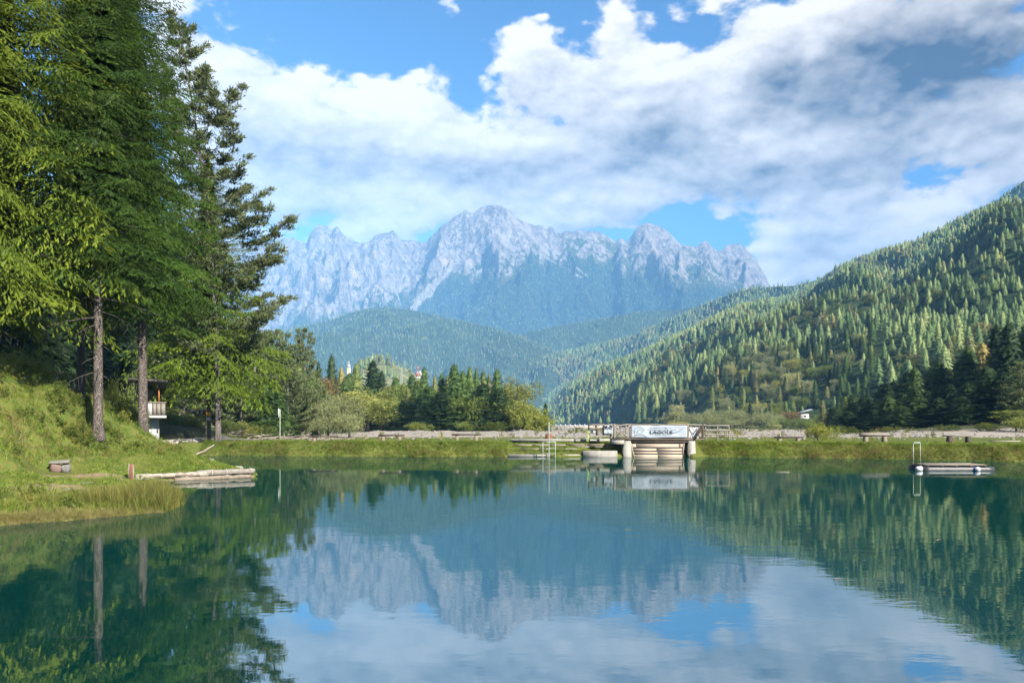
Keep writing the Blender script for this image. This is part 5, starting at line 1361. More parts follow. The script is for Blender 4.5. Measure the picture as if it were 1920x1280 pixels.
b3 = thing('banner', 'narrow white cloth panel behind the carved branch of the footbridge', 'banner')
cloth('cloth', 1292, 1309, 800, 823, YB + .15, WHITE, b3, 4, .01)
b4 = thing('banner', 'low white panel with green strip behind the leaning dark post', 'banner')
cloth('cloth', 1105, 1117, 805.5, 812, 60.6, WHITE, b4, 5, .006)

# sluice gate: pale boards in an iron frame, leaning back under the bridge
YG = 58.1
sg = thing('sluice_gate', 'pale boarded sluice gate with dark iron frame under the footbridge', 'sluice gate', (X_(1233, YG), YG, 0))
def G(px, py): return (X_(px, YG) - X_(1233, YG), (py - 856) * -.012, Z_(py, YG))
def gboard(pa, pb, ya, yb, name='board', mat=WOOD_PALE):
    a, b = G(pa, ya), G(pb, yb); plank(name, ((a[0] + b[0]) / 2, (a[1] + b[1]) / 2, (a[2] + b[2]) / 2), (abs(b[0] - a[0]) - .012, .06, abs(a[2] - b[2]) - .010), mat, sg, rx=-.28)
gboard(1184, 1193.5, 829.5, 838.5); gboard(1193.8, 1274, 829.5, 838.5); gboard(1274.3, 1283.5, 829.5, 838.5)
for ya, yb in ((839.3, 845.0), (845.6, 850.2), (850.6, 857.5)):
    gboard(1187.5, 1233.2, ya, yb); gboard(1234, 1280, ya, yb)
for (a, b) in (((1187, 839), (1281, 839)), ((1187.5, 845.3), (1281, 845.3)), ((1187.5, 850.4), (1281, 850.4))):
    pa, pb = G(*a), G(*b); pole('frame_bar', (pa[0], pa[1] - .07, pa[2]), (pb[0], pb[1] - .07, pb[2]), .036, METAL_D, sg)
for (a, b) in (((1233.5, 838.6), (1233.5, 846)), ((1187, 838.8), (1187, 851)), ((1281.5, 838.8), (1281.5, 857)), ((1183.5, 829), (1189, 856)), ((1284, 829), (1280.5, 851))):
    pa, pb = G(*a), G(*b); pole('frame_bar', (pa[0], pa[1] - .08, pa[2]), (pb[0], pb[1] - .08, pb[2]), .036, METAL_D if a[0] not in (1183.5, 1284) else WOOD_PALE, sg)

# timber terraces left of the bridge
tg = 'timber edges of the bathing terraces'
for k, (pa, pb, py, Y, rr_, lab, mt) in enumerate(((956, 1150, 823.6, 61.4, .10, 'long pale stone kerb along the top of the bathing terraces', CONC), (966, 1061, 833.6, 60.3, .06, 'weathered timber edging the second bathing terrace, left piece', WOOD_GREY), (1066, 1170, 833.0, 60.3, .06, 'weathered timber edging the second bathing terrace, right piece', WOOD),
                                    (975, 1082, 840.8, 59.6, .055, 'grey timber edging the third bathing terrace', WOOD_GREY), (1072, 1170, 836.8, 60.0, .05, 'narrow timber rail just under the right terrace edge', WOOD_GREY), (953, 1094, 853.0, 58.4, .12, 'low concrete kerb at the water under the bathing terraces', CONC))):
    a, b = (X_(pa, Y), Y, Z_(py, Y)), (X_(pb, Y), Y, Z_(py, Y))
    if mt is CONC: o = plank('kerb', ((a[0] + b[0]) / 2, Y + .2, a[2] - .06), (b[0] - a[0], .55, rr_ * 2), mt, bevel=.02)
    else:
        o = thing('terrace_edge', lab, 'timber'); nb = 3
        for i in range(nb):
            u0, u1 = i / nb, (i + 1) / nb; plank('timber', (a[0] + (b[0] - a[0]) * (u0 + u1) / 2, Y, a[2] - .02), ((b[0] - a[0]) / nb - .03, .16, rr_ * 2), mt, o, rz=.004 * (i - 1))
    tag(o, lab, 'kerb' if mt is CONC else 'timber', tg)
sl = plank('concrete_block', (X_(1126, 58.0), 58.45, Z_(850, 58.0) - .12), (X_(1158, 58) - X_(1094, 58), .7, .62), CONC, bevel=.02); tag(sl, 'grey concrete block at the water edge left of the footbridge pier', 'block')
# swimming poles and ladder
la = thing('bathing_ladder', 'pale green two-post bathing ladder standing in the water before the terraces', 'ladder', (X_(1029.5, 57.6), 57.6, 0))
for px in (1017.8, 1041): pole('post', (X_(px, 57.6) - X_(1029.5, 57.6), 0, -1.2), (X_(px, 57.6) - X_(1029.5, 57.6), 0, Z_(828.5, 57.6)), .03, METAL_G, la)
pole('cross_bar', (X_(1016.5, 57.6) - X_(1029.5, 57.6), 0, Z_(828.3, 57.6)), (X_(1042, 57.6) - X_(1029.5, 57.6), 0, Z_(828.3, 57.6)), .032, METAL_G, la)
for py in (840, 850): pole('rung', (X_(1018, 57.6) - X_(1029.5, 57.6), .02, Z_(py, 57.6)), (X_(1041, 57.6) - X_(1029.5, 57.6), .02, Z_(py, 57.6)), .018, METAL_G, la)
sp_ = pole('water_pole', (X_(1029.3, 57.3), 57.3, -1.2), (X_(1029.3, 57.3), 57.3, Z_(791, 57.3)), .036, METAL_G); tag(sp_, 'tall pale upright pole in the water beside the bathing ladder', 'pole')
st_ = thing('tree_stump', 'reddish brown tree stump on the dike behind the tall bathing pole', 'stump', at(1029, 64))
mb = MB(); mb.tube([(0, 0, -.1), (0, 0, .15), (.02, 0, .55)], [.36, .30, .27], 12, .05, 4); mb.build('stump_wood', WOOD_RED, st_); mb = MB(); mb.tube([(.02, 0, .55), (.02, 0, .57)], [.255, .25], 12, .03, 5); mb.build('cut_face', BARE, st_)

# ---------------------------------------------------------------- log benches on the dike
gb = 'log benches on the grassy dike'
def log_bench(pa, pb, ptop, Y, lab, legs=(.18, .82), mat=WOOD_DARK, leg_mat=WOOD, tilt=0.0):
    xa, xb = X_(pa, Y), X_(pb, Y); xm = (xa + xb) / 2; zt = Z_(ptop, Y); zg = gz(xm, Y)
    o = thing('log_bench', lab, 'bench', (xm, Y, zg), 0, gb)
    mb = MB(); w = xb - xa; mb.box((0, 0, 0), (w, .40, .12), 0, 0, 0, 1, .03); mb.build('seat', mat, o, loc=(0, 0, zt - zg - .06), rot=(0, tilt, .02))
    for u in legs:
        mb = MB(); h = zt - zg - .115; mb.box((0, 0, 0), (.34, .40, h + .12), 0, 0, 0, .72, .03); mb.build('support', leg_mat, o, loc=((u - .5) * w, 0, h * .5 - .06))
    return o
log_bench(580, 633, 816.5, 63.5, 'dark log bench beside the driftwood and willow')
log_bench(710, 758, 814.3, 63, 'log bench with pale supports above the grass tuft, second from the sign pole')
log_bench(847, 903, 813.0, 63, 'long log bench below the dark front spruces of the middle grove')
log_bench(1452, 1506, 818.0, 63, 'low dark bench plank left of the yellow-green bush on the dike', mat=WOOD_DARK)
log_bench(1613, 1668, 815.0, 62, 'rough double-log bench right of the yellow-green bush on the dike')
for k in range(3): pole('log', (X_(1612 + k * 3, 62.3), 62.2 + k * .2, Z_(814.5 - (k == 1) * 1.6, 62.3)), (X_(1667 - k * 4, 62.3), 62.2 + k * .2, Z_(815 - (k == 1) * 1.6, 62.3)), .09, WOOD if k else WOOD_GREY, bpy.data.objects['log_bench.004'], .01, k).matrix_parent_inverse = Matrix.Translation(-Vector(bpy.data.objects['log_bench.004'].location))
log_bench(1770, 1825, 815.2, 60, 'dark log bench before the right wood, nearest the raft', mat=WOOD_GREY, leg_mat=WOOD_DARK)

# ---------------------------------------------------------------- things on the left shore
sb = thing('stone_bench', 'grey stone slab bench on two boulders at the foot of the grassy slope', 'bench', at(112, 33.6, .02), .25)
def boulder(name, c, s, mat, parent=None, seed=0):
    r = np.random.default_rng(int(seed * 8) if seed != int(seed) else int(seed)); n, m_ = 9, 12; V = []
    for i in range(n + 1):
        ph = math.pi * i / n
        for j in range(m_):
            t = 2 * math.pi * j / m_; d = np.array([math.sin(ph) * math.cos(t), math.sin(ph) * math.sin(t), math.cos(ph)])
            k = 1 + .22 * float(noise2(d[0] * 1.6 + seed, d[1] * 1.6 + d[2] * 1.3)) + .08 * float(noise2(d[0] * 5 + seed, d[1] * 5 + d[2] * 4))
            d = np.sign(d) * np.abs(d) ** .8
            V.append(d * k * np.array(s) / 2)
    Q = [(i * m_ + j, (i + 1) * m_ + j, (i + 1) * m_ + (j + 1) % m_, i * m_ + (j + 1) % m_) for i in range(n) for j in range(m_)]
    return link(name, make_mesh(name, np.array(V) , np.array(Q), True), mat, parent, loc=c)
mb = MB(); mb.box((0, 0, 0), (.80, .42, .11), 0, 0, 0, .93, .025); mb.build('slab', STONE, sb, loc=(0, 0, .42), rot=(.10, -.07, 0))
boulder('boulder', (-.14, -.02, .15), (.46, .42, .46), STONE_RED, sb, 1); boulder('boulder', (.22, .06, .15), (.36, .40, .44), STONE, sb, 2)
sx = at(246, 33.0)
sk = thing('stake', 'short weathered reddish wooden stake at the near end of the shore logs', 'stake', sx)
mb = MB(); mb.tube([(0, 0, -.3), (0, 0, .3), (.01, 0, .66)], [.10, .098, .09], 9, .05, 7); mb.build('post', WOOD_RED, sk, True)
mb = MB(); mb.tube([(-.07, -.03, -.2), (-.07, -.03, .3), (-.065, -.03, .665)], [.045, .045, .04], 6, .05, 8); mb.tube([(.09, -.01, -.2), (.09, -.01, .64)], [.03, .028], 5, .05, 9); mb.build('sapwood', BARE, sk, True)
# shore logs
gl = 'logs edging the grassy point'
lg_a, lg_b = np.array([X_(250, 33.6), 33.5, .10]), np.array([X_(478, 36.6), 36.4, .16])
for k, (u0, u1, dz, dy, r_, mt, lab) in enumerate(((.02, .60, .10, .05, .125, BARE, 'long bleached shore log with peeling bark next to the stake'), (.50, 1.0, .13, .12, .135, WOOD_GREY, 'grey shore log with ropes at the tip of the grassy point'), (.34, .985, -.10, -.14, .11, WOOD, 'half-sunken reddish shore log lying at the water under the grey one'))):
    a = lg_a + (lg_b - lg_a) * u0 + [0, dy, dz]; b = lg_a + (lg_b - lg_a) * u1 + [0, dy, dz]
    o = thing('shore_log', lab, 'log', (0, 0, 0), 0, gl)
    mb = MB(); mb.tube(bow(a, b, 14, 0, .012, k), np.linspace(r_, r_ * .88, 14), 10, .06, k); mb.build('log_wood', mt, o, True)
    if k == 1:
        for u in (.25, .5, .92):
            c = a + (b - a) * u; t = np.linspace(0, 2 * np.pi, 13); d = (b - a) / np.linalg.norm(b - a); n_ = np.array([-d[1], d[0], 0])
            mb = MB(); mb.tube(np.array([c + (r_ + .02) * (math.cos(q) * n_ + math.sin(q) * np.array([0, 0, 1])) for q in t]), .018, 5); mb.build('rope', ROPE, o, True)
    if k == 0:
        for i in range(5):
            c = a + (b - a) * (.1 + .18 * i); mb = MB(); mb.box((0, 0, 0), (.5, .03, .09), 0, 0, 0, 1, .01); mb.build('bark_flake', WOOD, o, loc=tuple(c + [0, -r_ - .01, -.04 + .03 * (i % 2)]), rot=(.3, 0, math.atan2((lg_b - lg_a)[1], (lg_b - lg_a)[0]) + .05 * (i - 2)))
r6 = np.random.default_rng(6)
gs = 'stones along the grassy shore'
for k, (px, Y, s, lab) in enumerate(((262, 33.4, .30, 'pale stone beside the near end of the shore logs'), (275, 33.6, .22, 'small stone between the stake and the bleached log'), (327, 46, .42, 'dark stone on the grass above the shore logs'), (447, 42.5, .55, 'flat pale stone in the shallow water beyond the point'), (395, 52, .5, 'pale stone in the little bay below the pine'), (381, 54, .34, 'small grey stone in the little bay below the pine'))):
    p = at(px, Y); z = max(p[2], -.02) + s * .12
    o = boulder('stone', (p[0], p[1], z), (s, s * .7, s * .5), STONE if k not in (0, 3) else CONC, None, 20 + k); tag(o, lab, 'stone', gs)
gf = 'flat stepping stones on the trodden patch'
for k, (px, py, w, lab) in enumerate(((158, 896, .62, 'long flat pale stone right of the stone bench'), (122, 904, .42, 'flat stone below the stone bench'), (100, 922, .5, 'flat stone in the trodden grass, nearest the water'))):
    Y = (CAMH - .45) * F / (py - HOR); p = at(px, Y); mb = MB(); mb.box((0, 0, 0), (w, .30, .06), 0, 0, 0, .9, .02)
    o = mb.build('flat_stone', STONE, None, loc=(p[0], p[1], p[2] - .01), rot=(0, 0, .1 * k)); tag(o, lab, 'stone', gf)
dl_ = pole('fallen_branch', at(352, 60, .12), at(402, 61.5, .2), .10, BARE, None, .03, 3, 8, taper=.6); tag(dl_, 'pale fallen branch on the bank left of the pine trunk', 'branch')
# driftwood behind the path and on the slope
gd = 'bleached driftwood behind the gravel path'
places = ['behind the pine trunk', 'right of the pine trunk', 'in the middle of the heap', 'left of the sign pole', 'at the foot of the sign pole', 'right of the sign pole', 'under the low willow bush', 'at the right end of the heap']
dwn = {}
for k in range(40):
    px = r6.uniform(412, 640) if k < 34 else r6.uniform(680, 800); Y = r6.uniform(74, 84); p = np.array(at(px, Y, .08 + r6.uniform(0, .25)))
    an = r6.uniform(-.5, .5) + (0 if r6.random() < .75 else 1.2); ln = r6.uniform(.5, 1.7); d = np.array([math.cos(an), math.sin(an) * .6, r6.uniform(-.05, .28)]) * ln
    mb = MB(); mb.tube(bow(p - d, p + d, 6, -.05, .06, k), np.linspace(r6.uniform(.03, .075), .015, 6), 6, .08, k)
    if r6.random() < .6:
        q = p + d * r6.uniform(-.2, .5); mb.tube(bow(q, q + np.array([r6.uniform(-.6, .6), 0, r6.uniform(.2, .7)]), 4, 0, .04, k), [.04, .03, .02, .01], 5)
    o = mb.build('driftwood_branch', BARE if k % 4 else WOOD_GREY, None, True)
    dl2 = '%s %s driftwood branch %s' % ('long' if ln > 1.25 else 'short' if ln < .85 else 'mid-length', 'slanting' if d[2] > .14 * ln else 'upright' if abs(an) > .9 else 'flat-lying', places[min(int((px - 412) / 32), 6)] if px < 640 else places[7])
    dwn[dl2] = dwn.get(dl2, 0) + 1
    tag(o, dl2 + ('' if dwn[dl2] == 1 else ', %s such' % ORD[dwn[dl2] - 1]) + (', grey' if k % 4 == 0 else ', bleached'), 'driftwood', gd)
mb = MB()
for k in range(220):
    px = r6.uniform(405, 660); Y = r6.uniform(73, 88); p = np.array(at(px, Y, .05)); an = r6.uniform(-1, 1); ln = r6.uniform(.15, .6); d = np.array([math.cos(an), math.sin(an), r6.uniform(-.1, .3)]) * ln
    mb.tube([p - d, p, p + d], [.03, .028, .01], 4, .1, k, False)
mb.build('driftwood_litter', BARE, None, kind='stuff')
# signs on the trunk and the tall pole
trx, try_, trz = at(390, 65.5)
for (py, h, w, mt, lab) in ((775.3, 7, 7.6, SIGN_O, 'small orange sign nailed to the trunk left of the pine'), (785, 6, 7, WHITE, 'small white notice nailed under the orange sign')):
    o = thing('notice', lab, 'sign', (X_(390.3, 63.7), 63.72, Z_(py, 63.7)))
    mb = MB(); mb.box((0, 0, 0), (w / F * 65, .03, h / F * 65), 0, 0, 0, 1, .004); mb.build('board', mt, o)
    mb = MB()
    for i in range(3): mb.box((0, -.017, (.09 - .07 * i) * h / 7), (.19 - .03 * i, .004, .022))
    mb.build('faded_print', INK if mt is SIGN_O else BLUEGREY, o)['kind'] = 'stuff'
pl = at(525, 66)
sp2 = thing('sign_pole', 'tall slim grey pole with a narrow plate on the grass behind the path', 'pole', pl)
pole('pole', (0, 0, -.2), (0, 0, Z_(767, 66) - pl[2]), .042, METAL_G, sp2); plank('plate', (-.10, -.05, Z_(774, 66) - pl[2]), (.09, .03, .72), METAL_W, sp2)

# ---------------------------------------------------------------- balcony house behind the leaning trunk
YH = 60.0
hs = thing('balcony_house', 'white house with wooden balcony half hidden behind the leaning spruce trunk', 'house', (X_(262, YH), YH, 0), .42)
def H_(px, py, dy=0): return np.array([X_(px, YH) - X_(262, YH), dy, Z_(py, YH)])
def hbox(name, pa, pb, ya, yb, dy0, dy1, mat, bevel=0.0, par=None):
    a, b = H_(pa, ya), H_(pb, yb); return plank(name, ((a[0] + b[0]) / 2, (dy0 + dy1) / 2, (a[2] + b[2]) / 2), (b[0] - a[0], dy1 - dy0, a[2] - b[2]), mat, par or hs, bevel=bevel)
hbox('base_wall', 236, 295.5, 830, 783, .9, 6, PLASTER); hbox('upper_wall', 236, 285, 783, 727, 1.2, 6, WOOD)
hbox('balcony_slab', 262, 308, 783.5, 778.6, -.3, 1.1, PLASTER, .01)
hbox('door', 291, 294, 812, 803, .88, .91, METAL_D)
for i, (pa, pb) in enumerate(((276, 283), (284.5, 290), (291.2, 297.3), (298.8, 305.5))): hbox('balcony_panel', pa, pb, 777.2, 755.5, -.2, -.17, WOOD_GREY if i else PLASTER)
for px in (283.8, 290.6, 298, 306.3): hbox('baluster', px - .5, px + .5, 778.5, 754, -.22, -.14, WOOD_DARK)
hbox('hand_rail', 272, 308, 755, 753, -.26, -.1, WOOD_GREY)
hbox('roof_post', 294, 296, 754, 727, -.1, .05, ORANGEW); hbox('roof_post', 299, 300.4, 754, 727, .3, .45, WOOD_DARK)
mb = MB(); a, b = H_(243, 723), H_(309, 727); mb.box((0, 0, 0), (b[0] - a[0], 7.2, .16), 0, 0, 0, 1, .02); mb.build('roof', ROOF_D, hs, loc=((a[0] + b[0]) / 2, 2.6, (a[2] + b[2]) / 2 + .12), rot=(-.10, .05, 0))
ph = thing('garden_house', 'pale pinkish house wall glimpsed between the spruces on the hill', 'house', (X_(52, 66), 66, gz(X_(52, 66), 66)))
plank('wall', (0, 1.5, 1.6), (2.0, 3, 4.6), simple('pink_plaster', (.72, .58, .54), (.62, .5, .46), 1, .9, .004, 4, .1), ph); plank('window', (.2, -.01, 2.6), (.7, .06, .9), GLASS, ph); plank('roof', (0, 1.4, 4.0), (2.8, 4.2, .25), ROOF_D, ph)

# ---------------------------------------------------------------- raft and floating things
YR = 41.5
rf = thing('raft', 'bathing raft of grey boards on black tube floats with a white end buoy', 'raft', (X_(1790, YR), YR, 0))
def R_(px, dy=0, z=0): return (X_(px, YR) - X_(1790, YR), dy, z)
for k, (dy, pa, pb) in enumerate(((0, 1729, 1862), (1.5, 1733, 1858))):
    pole('float_tube', R_(pa, dy, .06), R_(pb, dy, .06), .155, BLACKPL, rf, 0, 0, 12, 12)
for px in (1738, 1765, 1792, 1819, 1846): plank('cross_beam', R_(px, .75, .225), (.10, 1.7, .07), WOOD_DARK, rf)
for k in range(7): plank('deck_board', (R_(1793)[0] + r6.uniform(-.05, .05), .05 + k * .235, .285 + .012 * (k % 3)), (3.0 + r6.uniform(-.2, .15), .215, .04), WOOD_GREY if k % 3 else WOOD, rf, rz=r6.normal(0, .006), ry=r6.normal(0, .008))
mb = MB(); mb.tube([R_(1716.5, -.02, .10), R_(1718, -.02, .10), R_(1727, -.02, .10), R_(1728, -.02, .10)], [.07, .12, .145, .12], 12); mb.build('end_buoy', WHITE, rf, True)
mb = MB(); mb.tube([(-.13, 0, 0), (-.10, 0, 0), (0, 0, 0), (.10, 0, 0), (.13, 0, 0)], [.04, .10, .13, .10, .04], 12); bu = mb.build('buoy', WHITE, rf, True, loc=R_(1829, -.19, .09)); pole('buoy_cap', (-.16, 0, 0), (-.11, 0, 0), .075, BLUE, bu)
hl = np.array([R_(1741.5, 1.6, .2), R_(1741.5, 1.6, Z_(832.5, YR)), R_(1743, 1.6, Z_(831, YR)), R_(1754.5, 1.6, Z_(831, YR)), R_(1755, 1.6, Z_(832.5, YR)), R_(1755, 1.6, .2)])
mb = MB(); mb.tube(hl[[0, 1]], .012, 6); mb.tube(hl[[4, 5]], .012, 6); mb.tube(hl[1:5], .020, 6); mb.build('ladder_rail', METAL_W, rf, True)
fb = plank('floating_plank', (X_(1467, 40.2), 40.2, .012), (.70, .12, .04), WOOD_GREY, rz=.05); tag(fb, 'thin pale plank floating on the water between bridge and raft', 'plank')
gv = 'leaves and twigs floating on the lake'
for k, (px, py) in enumerate(((1570, 1085), (1178, 993), (1760, 1012))):
    Y = CAMH * F / (py - HOR); mb = MB(); mb.tube(bow((-.07, 0, 0), (.07, .02, 0), 4, 0, .008, k), [.003, .005, .005, .002], 5)
    o = mb.build('floating_twig', BARE, None, loc=(X_(px, Y), Y, .004)); tag(o, 'tiny pale twig floating on the open lake, %s from the bottom edge' % ORD[[0, 2, 1][k]], 'twig', gv)

# ---------------------------------------------------------------- far buildings
rb = thing('road_bridge', 'low pale road bridge with railing posts across the drained lake', 'bridge', (X_(1080, 255), 255, 0))
def B_(px, py, dy=0): return np.array([X_(px, 255) - X_(1080, 255), dy, Z_(py, 255)])
def bbox(name, pa, pb, ya, yb, d0, d1, mat): a, b = B_(pa, ya), B_(pb, yb); return plank(name, ((a[0] + b[0]) / 2, (d0 + d1) / 2, (a[2] + b[2]) / 2), (b[0] - a[0], d1 - d0, a[2] - b[2]), mat, rb, bevel=0)
bbox('deck', 1020, 1160, 800.8, 798.6, 0, 4, GLASSB); bbox('parapet', 1020, 1160, 798.4, 796.6, 0, .3, ROOF_G)
for i, px in enumerate(range(1024, 1160, 9)): bbox('parapet_post', px - 1.3, px + 1.3, 798.6, 795.2, -.1, .4, PLASTER)
for px in (1082, 1132):
    mb = MB(); a = [B_(px - 5, 801), B_(px + 13, 801), B_(px + 9, 804.5), B_(px, 804.5)]
    V = [(p[0], .2, p[2]) for p in a] + [(p[0], 3.6, p[2]) for p in a]; mb.add(np.array(V), [[3, 2, 1, 0], [4, 5, 6, 7], [3, 0, 4, 7], [1, 2, 6, 5], [2, 3, 7, 6]]); mb.build('pier_head', GLASSB, rb)
    for q in (px + .5, px + 8): bbox('column', q - .9, q + .9, 813, 804.5, .6, 2.6, GLASSB)
ch = thing('church_tower', 'yellow and white church tower with lantern above the middle grove', 'tower', (X_(654, 1400), 1400, 0))
def C_(px, py): return np.array([X_(px, 1400) - X_(654, 1400), 0, Z_(py, 1400)])
def cbox(name, pa, pb, ya, yb, mat, t=1.0, d=5.5, par=None):
    a, b = C_(pa, ya), C_(pb, yb); mb = MB(); mb.box((0, 0, 0), (b[0] - a[0], d, a[2] - b[2]), 0, 0, 0, t); return mb.build(name, mat, par or ch, loc=((a[0] + b[0]) / 2, 0, (a[2] + b[2]) / 2))
cbox('shaft', 651, 657.2, 730, 689, PLAST_Y); cbox('belfry', 651.4, 656.8, 689, 683.5, PLASTER, 1, 5); cbox('cornice', 650.6, 657.6, 690, 688.8, PLASTER, 1, 6.2)
cbox('dome', 651.6, 656.6, 683.5, 680.6, ROOF_G, .55, 4.6); cbox('lantern', 653, 655.2, 680.6, 678.6, PLASTER, 1, 2); cbox('spire', 653, 655.2, 678.6, 676.2, ROOF_G, .1, 2)
for i, y in enumerate((693, 700, 707)): cbox('window', 653.4, 655, y + 2.4, y, GLASS, 1, 5.7)
cbox('corner_strip', 656.2, 657.4, 730, 690.2, PLASTER, 1, 5.9)
c2 = thing('church', 'white church with red roof and pointed spire beside the knoll', 'church', (X_(784, 1350), 1350, 0))
def c2box(name, pa, pb, ya, yb, mat, t=1.0, d=6): 
    a = np.array([X_(pa, 1350) - X_(784, 1350), 0, Z_(ya, 1350)]); b = np.array([X_(pb, 1350) - X_(784, 1350), 0, Z_(yb, 1350)])
    mb = MB(); mb.box((0, 0, 0), (b[0] - a[0], d, a[2] - b[2]), 0, 0, 0, t); return mb.build(name, mat, c2, loc=((a[0] + b[0]) / 2, 0, (a[2] + b[2]) / 2))
c2box('tower', 782, 785.2, 730, 696, PLASTER, 1, 3); c2box('spire', 782, 785.2, 696, 687.5, ROOF_R, .08, 3); c2box('nave', 778.5, 788, 730, 706, PLASTER, 1, 9); c2box('roof', 778, 788.5, 706, 699.5, ROOF_R, .5, 9.4); c2box('upper_house', 785.6, 792, 712, 695.5, PLASTER, 1, 6)
def pylon(lab, px, ytop, ybot, Y, w0, w1, mat, arms, r):
    o = thing('pylon', lab, 'pylon', (X_(px, Y), Y, 0), 0, 'steel lattice pylons on the knoll'); zt, zb = Z_(ytop, Y), Z_(ybot, Y); n = 9
    lv = [zb + (zt - zb) * (1 - (1 - i / n) ** 1.15) for i in range(n + 1)]; hw = [(w0 + (w1 - w0) * (z - zb) / (zt - zb)) / F * Y / 2 for z in lv]
    mb = MB()
    for sx_, sy_ in ((-1, -1), (1, -1), (1, 1), (-1, 1)): mb.tube([(sx_ * hw[0], sy_ * hw[0], zb), (sx_ * hw[-1], sy_ * hw[-1], zt)], r, 4)
    mb.build('legs', mat, o)
    mb = MB()
    for i in range(n):
        for s in (-1, 1):
            for y_ in (-1, 1): mb.tube([(-s * hw[i], y_ * hw[i], lv[i]), (s * hw[i + 1], y_ * hw[i + 1], lv[i + 1])], r * .6, 3, 0, 0, False)
    mb.build('lattice', mat, o)['kind'] = 'stuff'
    for (y, w) in arms: mb = MB(); z = Z_(y, Y); h = w / F * Y / 2; mb.tube([(-h, 0, z), (0, 0, z + h * .12), (h, 0, z)], [r * .6, r * 1.3, r * .6], 4); mb.build('cross_arm', mat, o)
    return o
pylon('dark slender lattice mast on the knoll crest', 749.5, 661, 690, 1280, 3.6, .8, METAL_D, ((668, 4), (675, 4)), .10)
pylon('pale lattice pylon standing in the grove below the knoll', 753, 690, 742, 420, 5.5, 1.5, METAL_G, ((697, 9), (703, 11), (710, 9)), .06)
pylon('second pale lattice pylon right of the dark mast', 759.5, 676, 700, 1150, 4.5, 1.6, METAL_G, ((679, 10), (683.5, 13)), .10)
hg = thing('hillside_house', 'house with slanting grey roof among dark round bushes across the drained lake', 'house', (X_(1507, 400), 400, 0))
def hh_(px, py): return np.array([X_(px, 400) - X_(1507, 400), 0, Z_(py, 400)])
a, b = hh_(1492, 776.5), hh_(1519, 769); c_ = (a + b) / 2
mb = MB(); mb.box((0, 0, 0), (7.6, 6, .25)); mb.build('roof', ROOF_G, hg, loc=(c_[0], 0, c_[2] + .4), rot=(0, -.27, 0))
a, b = hh_(1499, 800), hh_(1514, 776); mb = MB(); mb.box((0, 0, 0), (b[0] - a[0], 4.6, a[2] * -1 + b[2] if False else b[2] - a[2])); mb.build('wall', PLASTER, hg, loc=((a[0] + b[0]) / 2, .4, (a[2] + b[2]) / 2))
a, b = hh_(1496, 785), hh_(1513, 782.6); mb = MB(); mb.box((0, 0, 0), (b[0] - a[0], 1.4, .7)); mb.build('balcony', PLASTER, hg, loc=((a[0] + b[0]) / 2, -2.6, (a[2] + b[2]) / 2)); plank('window', (hh_(1507, 0)[0], -1.95, Z_(780, 400)), (1.2, .1, .9), GLASS, hg)
wp = MB(); wp.box((0, 0, 0), (X_(1925, 55) - X_(1860, 56), .7, .05)); o = wp.build('path', M['path'], None, loc=(X_(1893, 55), 55.6, 1.21), rot=(0, 0, -.03), kind='structure')

# ================================================================== grass and reeds
gr_ = np.random.default_rng(90)
greens = [tuft(400 + i, 15, .34, .07, .016, .75) for i in range(4)]; shorts = [tuft(410 + i, 14, .13, .07, .014, .7) for i in range(3)]
drys = [tuft(420 + i, 14, .55, .08, .014, .7) for i in range(3)]; reeds = [tuft(430 + i, 16, 1.0, .10, .013, .45) for i in range(3)]
weeds = []
for i in range(3):
    lob = [(gr_.normal(0, .10), gr_.normal(0, .10), gr_.uniform(.1, .3), .14, .14, .12) for _ in range(3)]
    weeds.append(leaf_crown(440 + i, lob, 60, .06).mesh('weed', cross=False))
pc = proto_collection('grass_tuft', greens + shorts + drys + reeds + weeds, [FOL['green']] * 7 + [FOL['dry']] * 3 + [FOL['reed']] * 3 + [FOL['shrub']] * 3)
def zz(x, y): return ground_z(x, y)
def put(name, x, y, scl, idx, tilt=.18):
    z = zz(x, y); n = len(x)
    s = np.stack([scl * gr_.uniform(.85, 1.25, n), scl * gr_.uniform(.85, 1.25, n), scl * gr_.uniform(.75, 1.3, n)], 1)
    scatter(name, np.stack([x, y, z - .01], 1), gr_.random(n) * 6.28, s, idx, pc, gr_.normal(0, tilt, (n, 2)))
# dike
n = 30000; x = gr_.uniform(-24, 46, n); d = gr_.uniform(-.1, 6.5, n) ** 1.0; d = np.where(gr_.random(n) < .55, gr_.uniform(-.12, 2.6, n), d); y = far_shore(x) + d
ok = ~((x > -.4) & (x < 8.4) & (gr_.random(n) < .80)) & ~((x > 7.6) & (x < 14.0) & (d < 6)) & (path_d(x, y) > 1.6) & (left_sd(x, y) < 30)
x, y, d = x[ok], y[ok], d[ok]; nf = fbm(x * .35, y * .6, 3, seed=61); n = len(x)
idx = gr_.integers(0, 4, n); dryp = np.clip(.03 + .30 * (nf > .25) * (d < 1.2) + .40 * (x > 20) * (d < 1.2) + .22 * (d < .35), 0, .8)
dm = gr_.random(n) < dryp; idx[dm] = gr_.integers(7, 10, dm.sum()); sh = (d > 2.2) & (gr_.random(n) < .75); idx[sh] = gr_.integers(4, 7, sh.sum())
wd = gr_.random(n) < .035; idx[wd] = gr_.integers(13, 16, wd.sum())
rdm = (d < .5) & (gr_.random(n) < .05); idx[rdm] = gr_.integers(10, 13, rdm.sum())
put('grass', x, y, np.where(idx < 4, .62, np.where(idx < 7, .85, np.where(idx < 10, .48, .5))) * (1 + .6 * nf) * np.where(d > 1.6, .75, 1.0), idx)
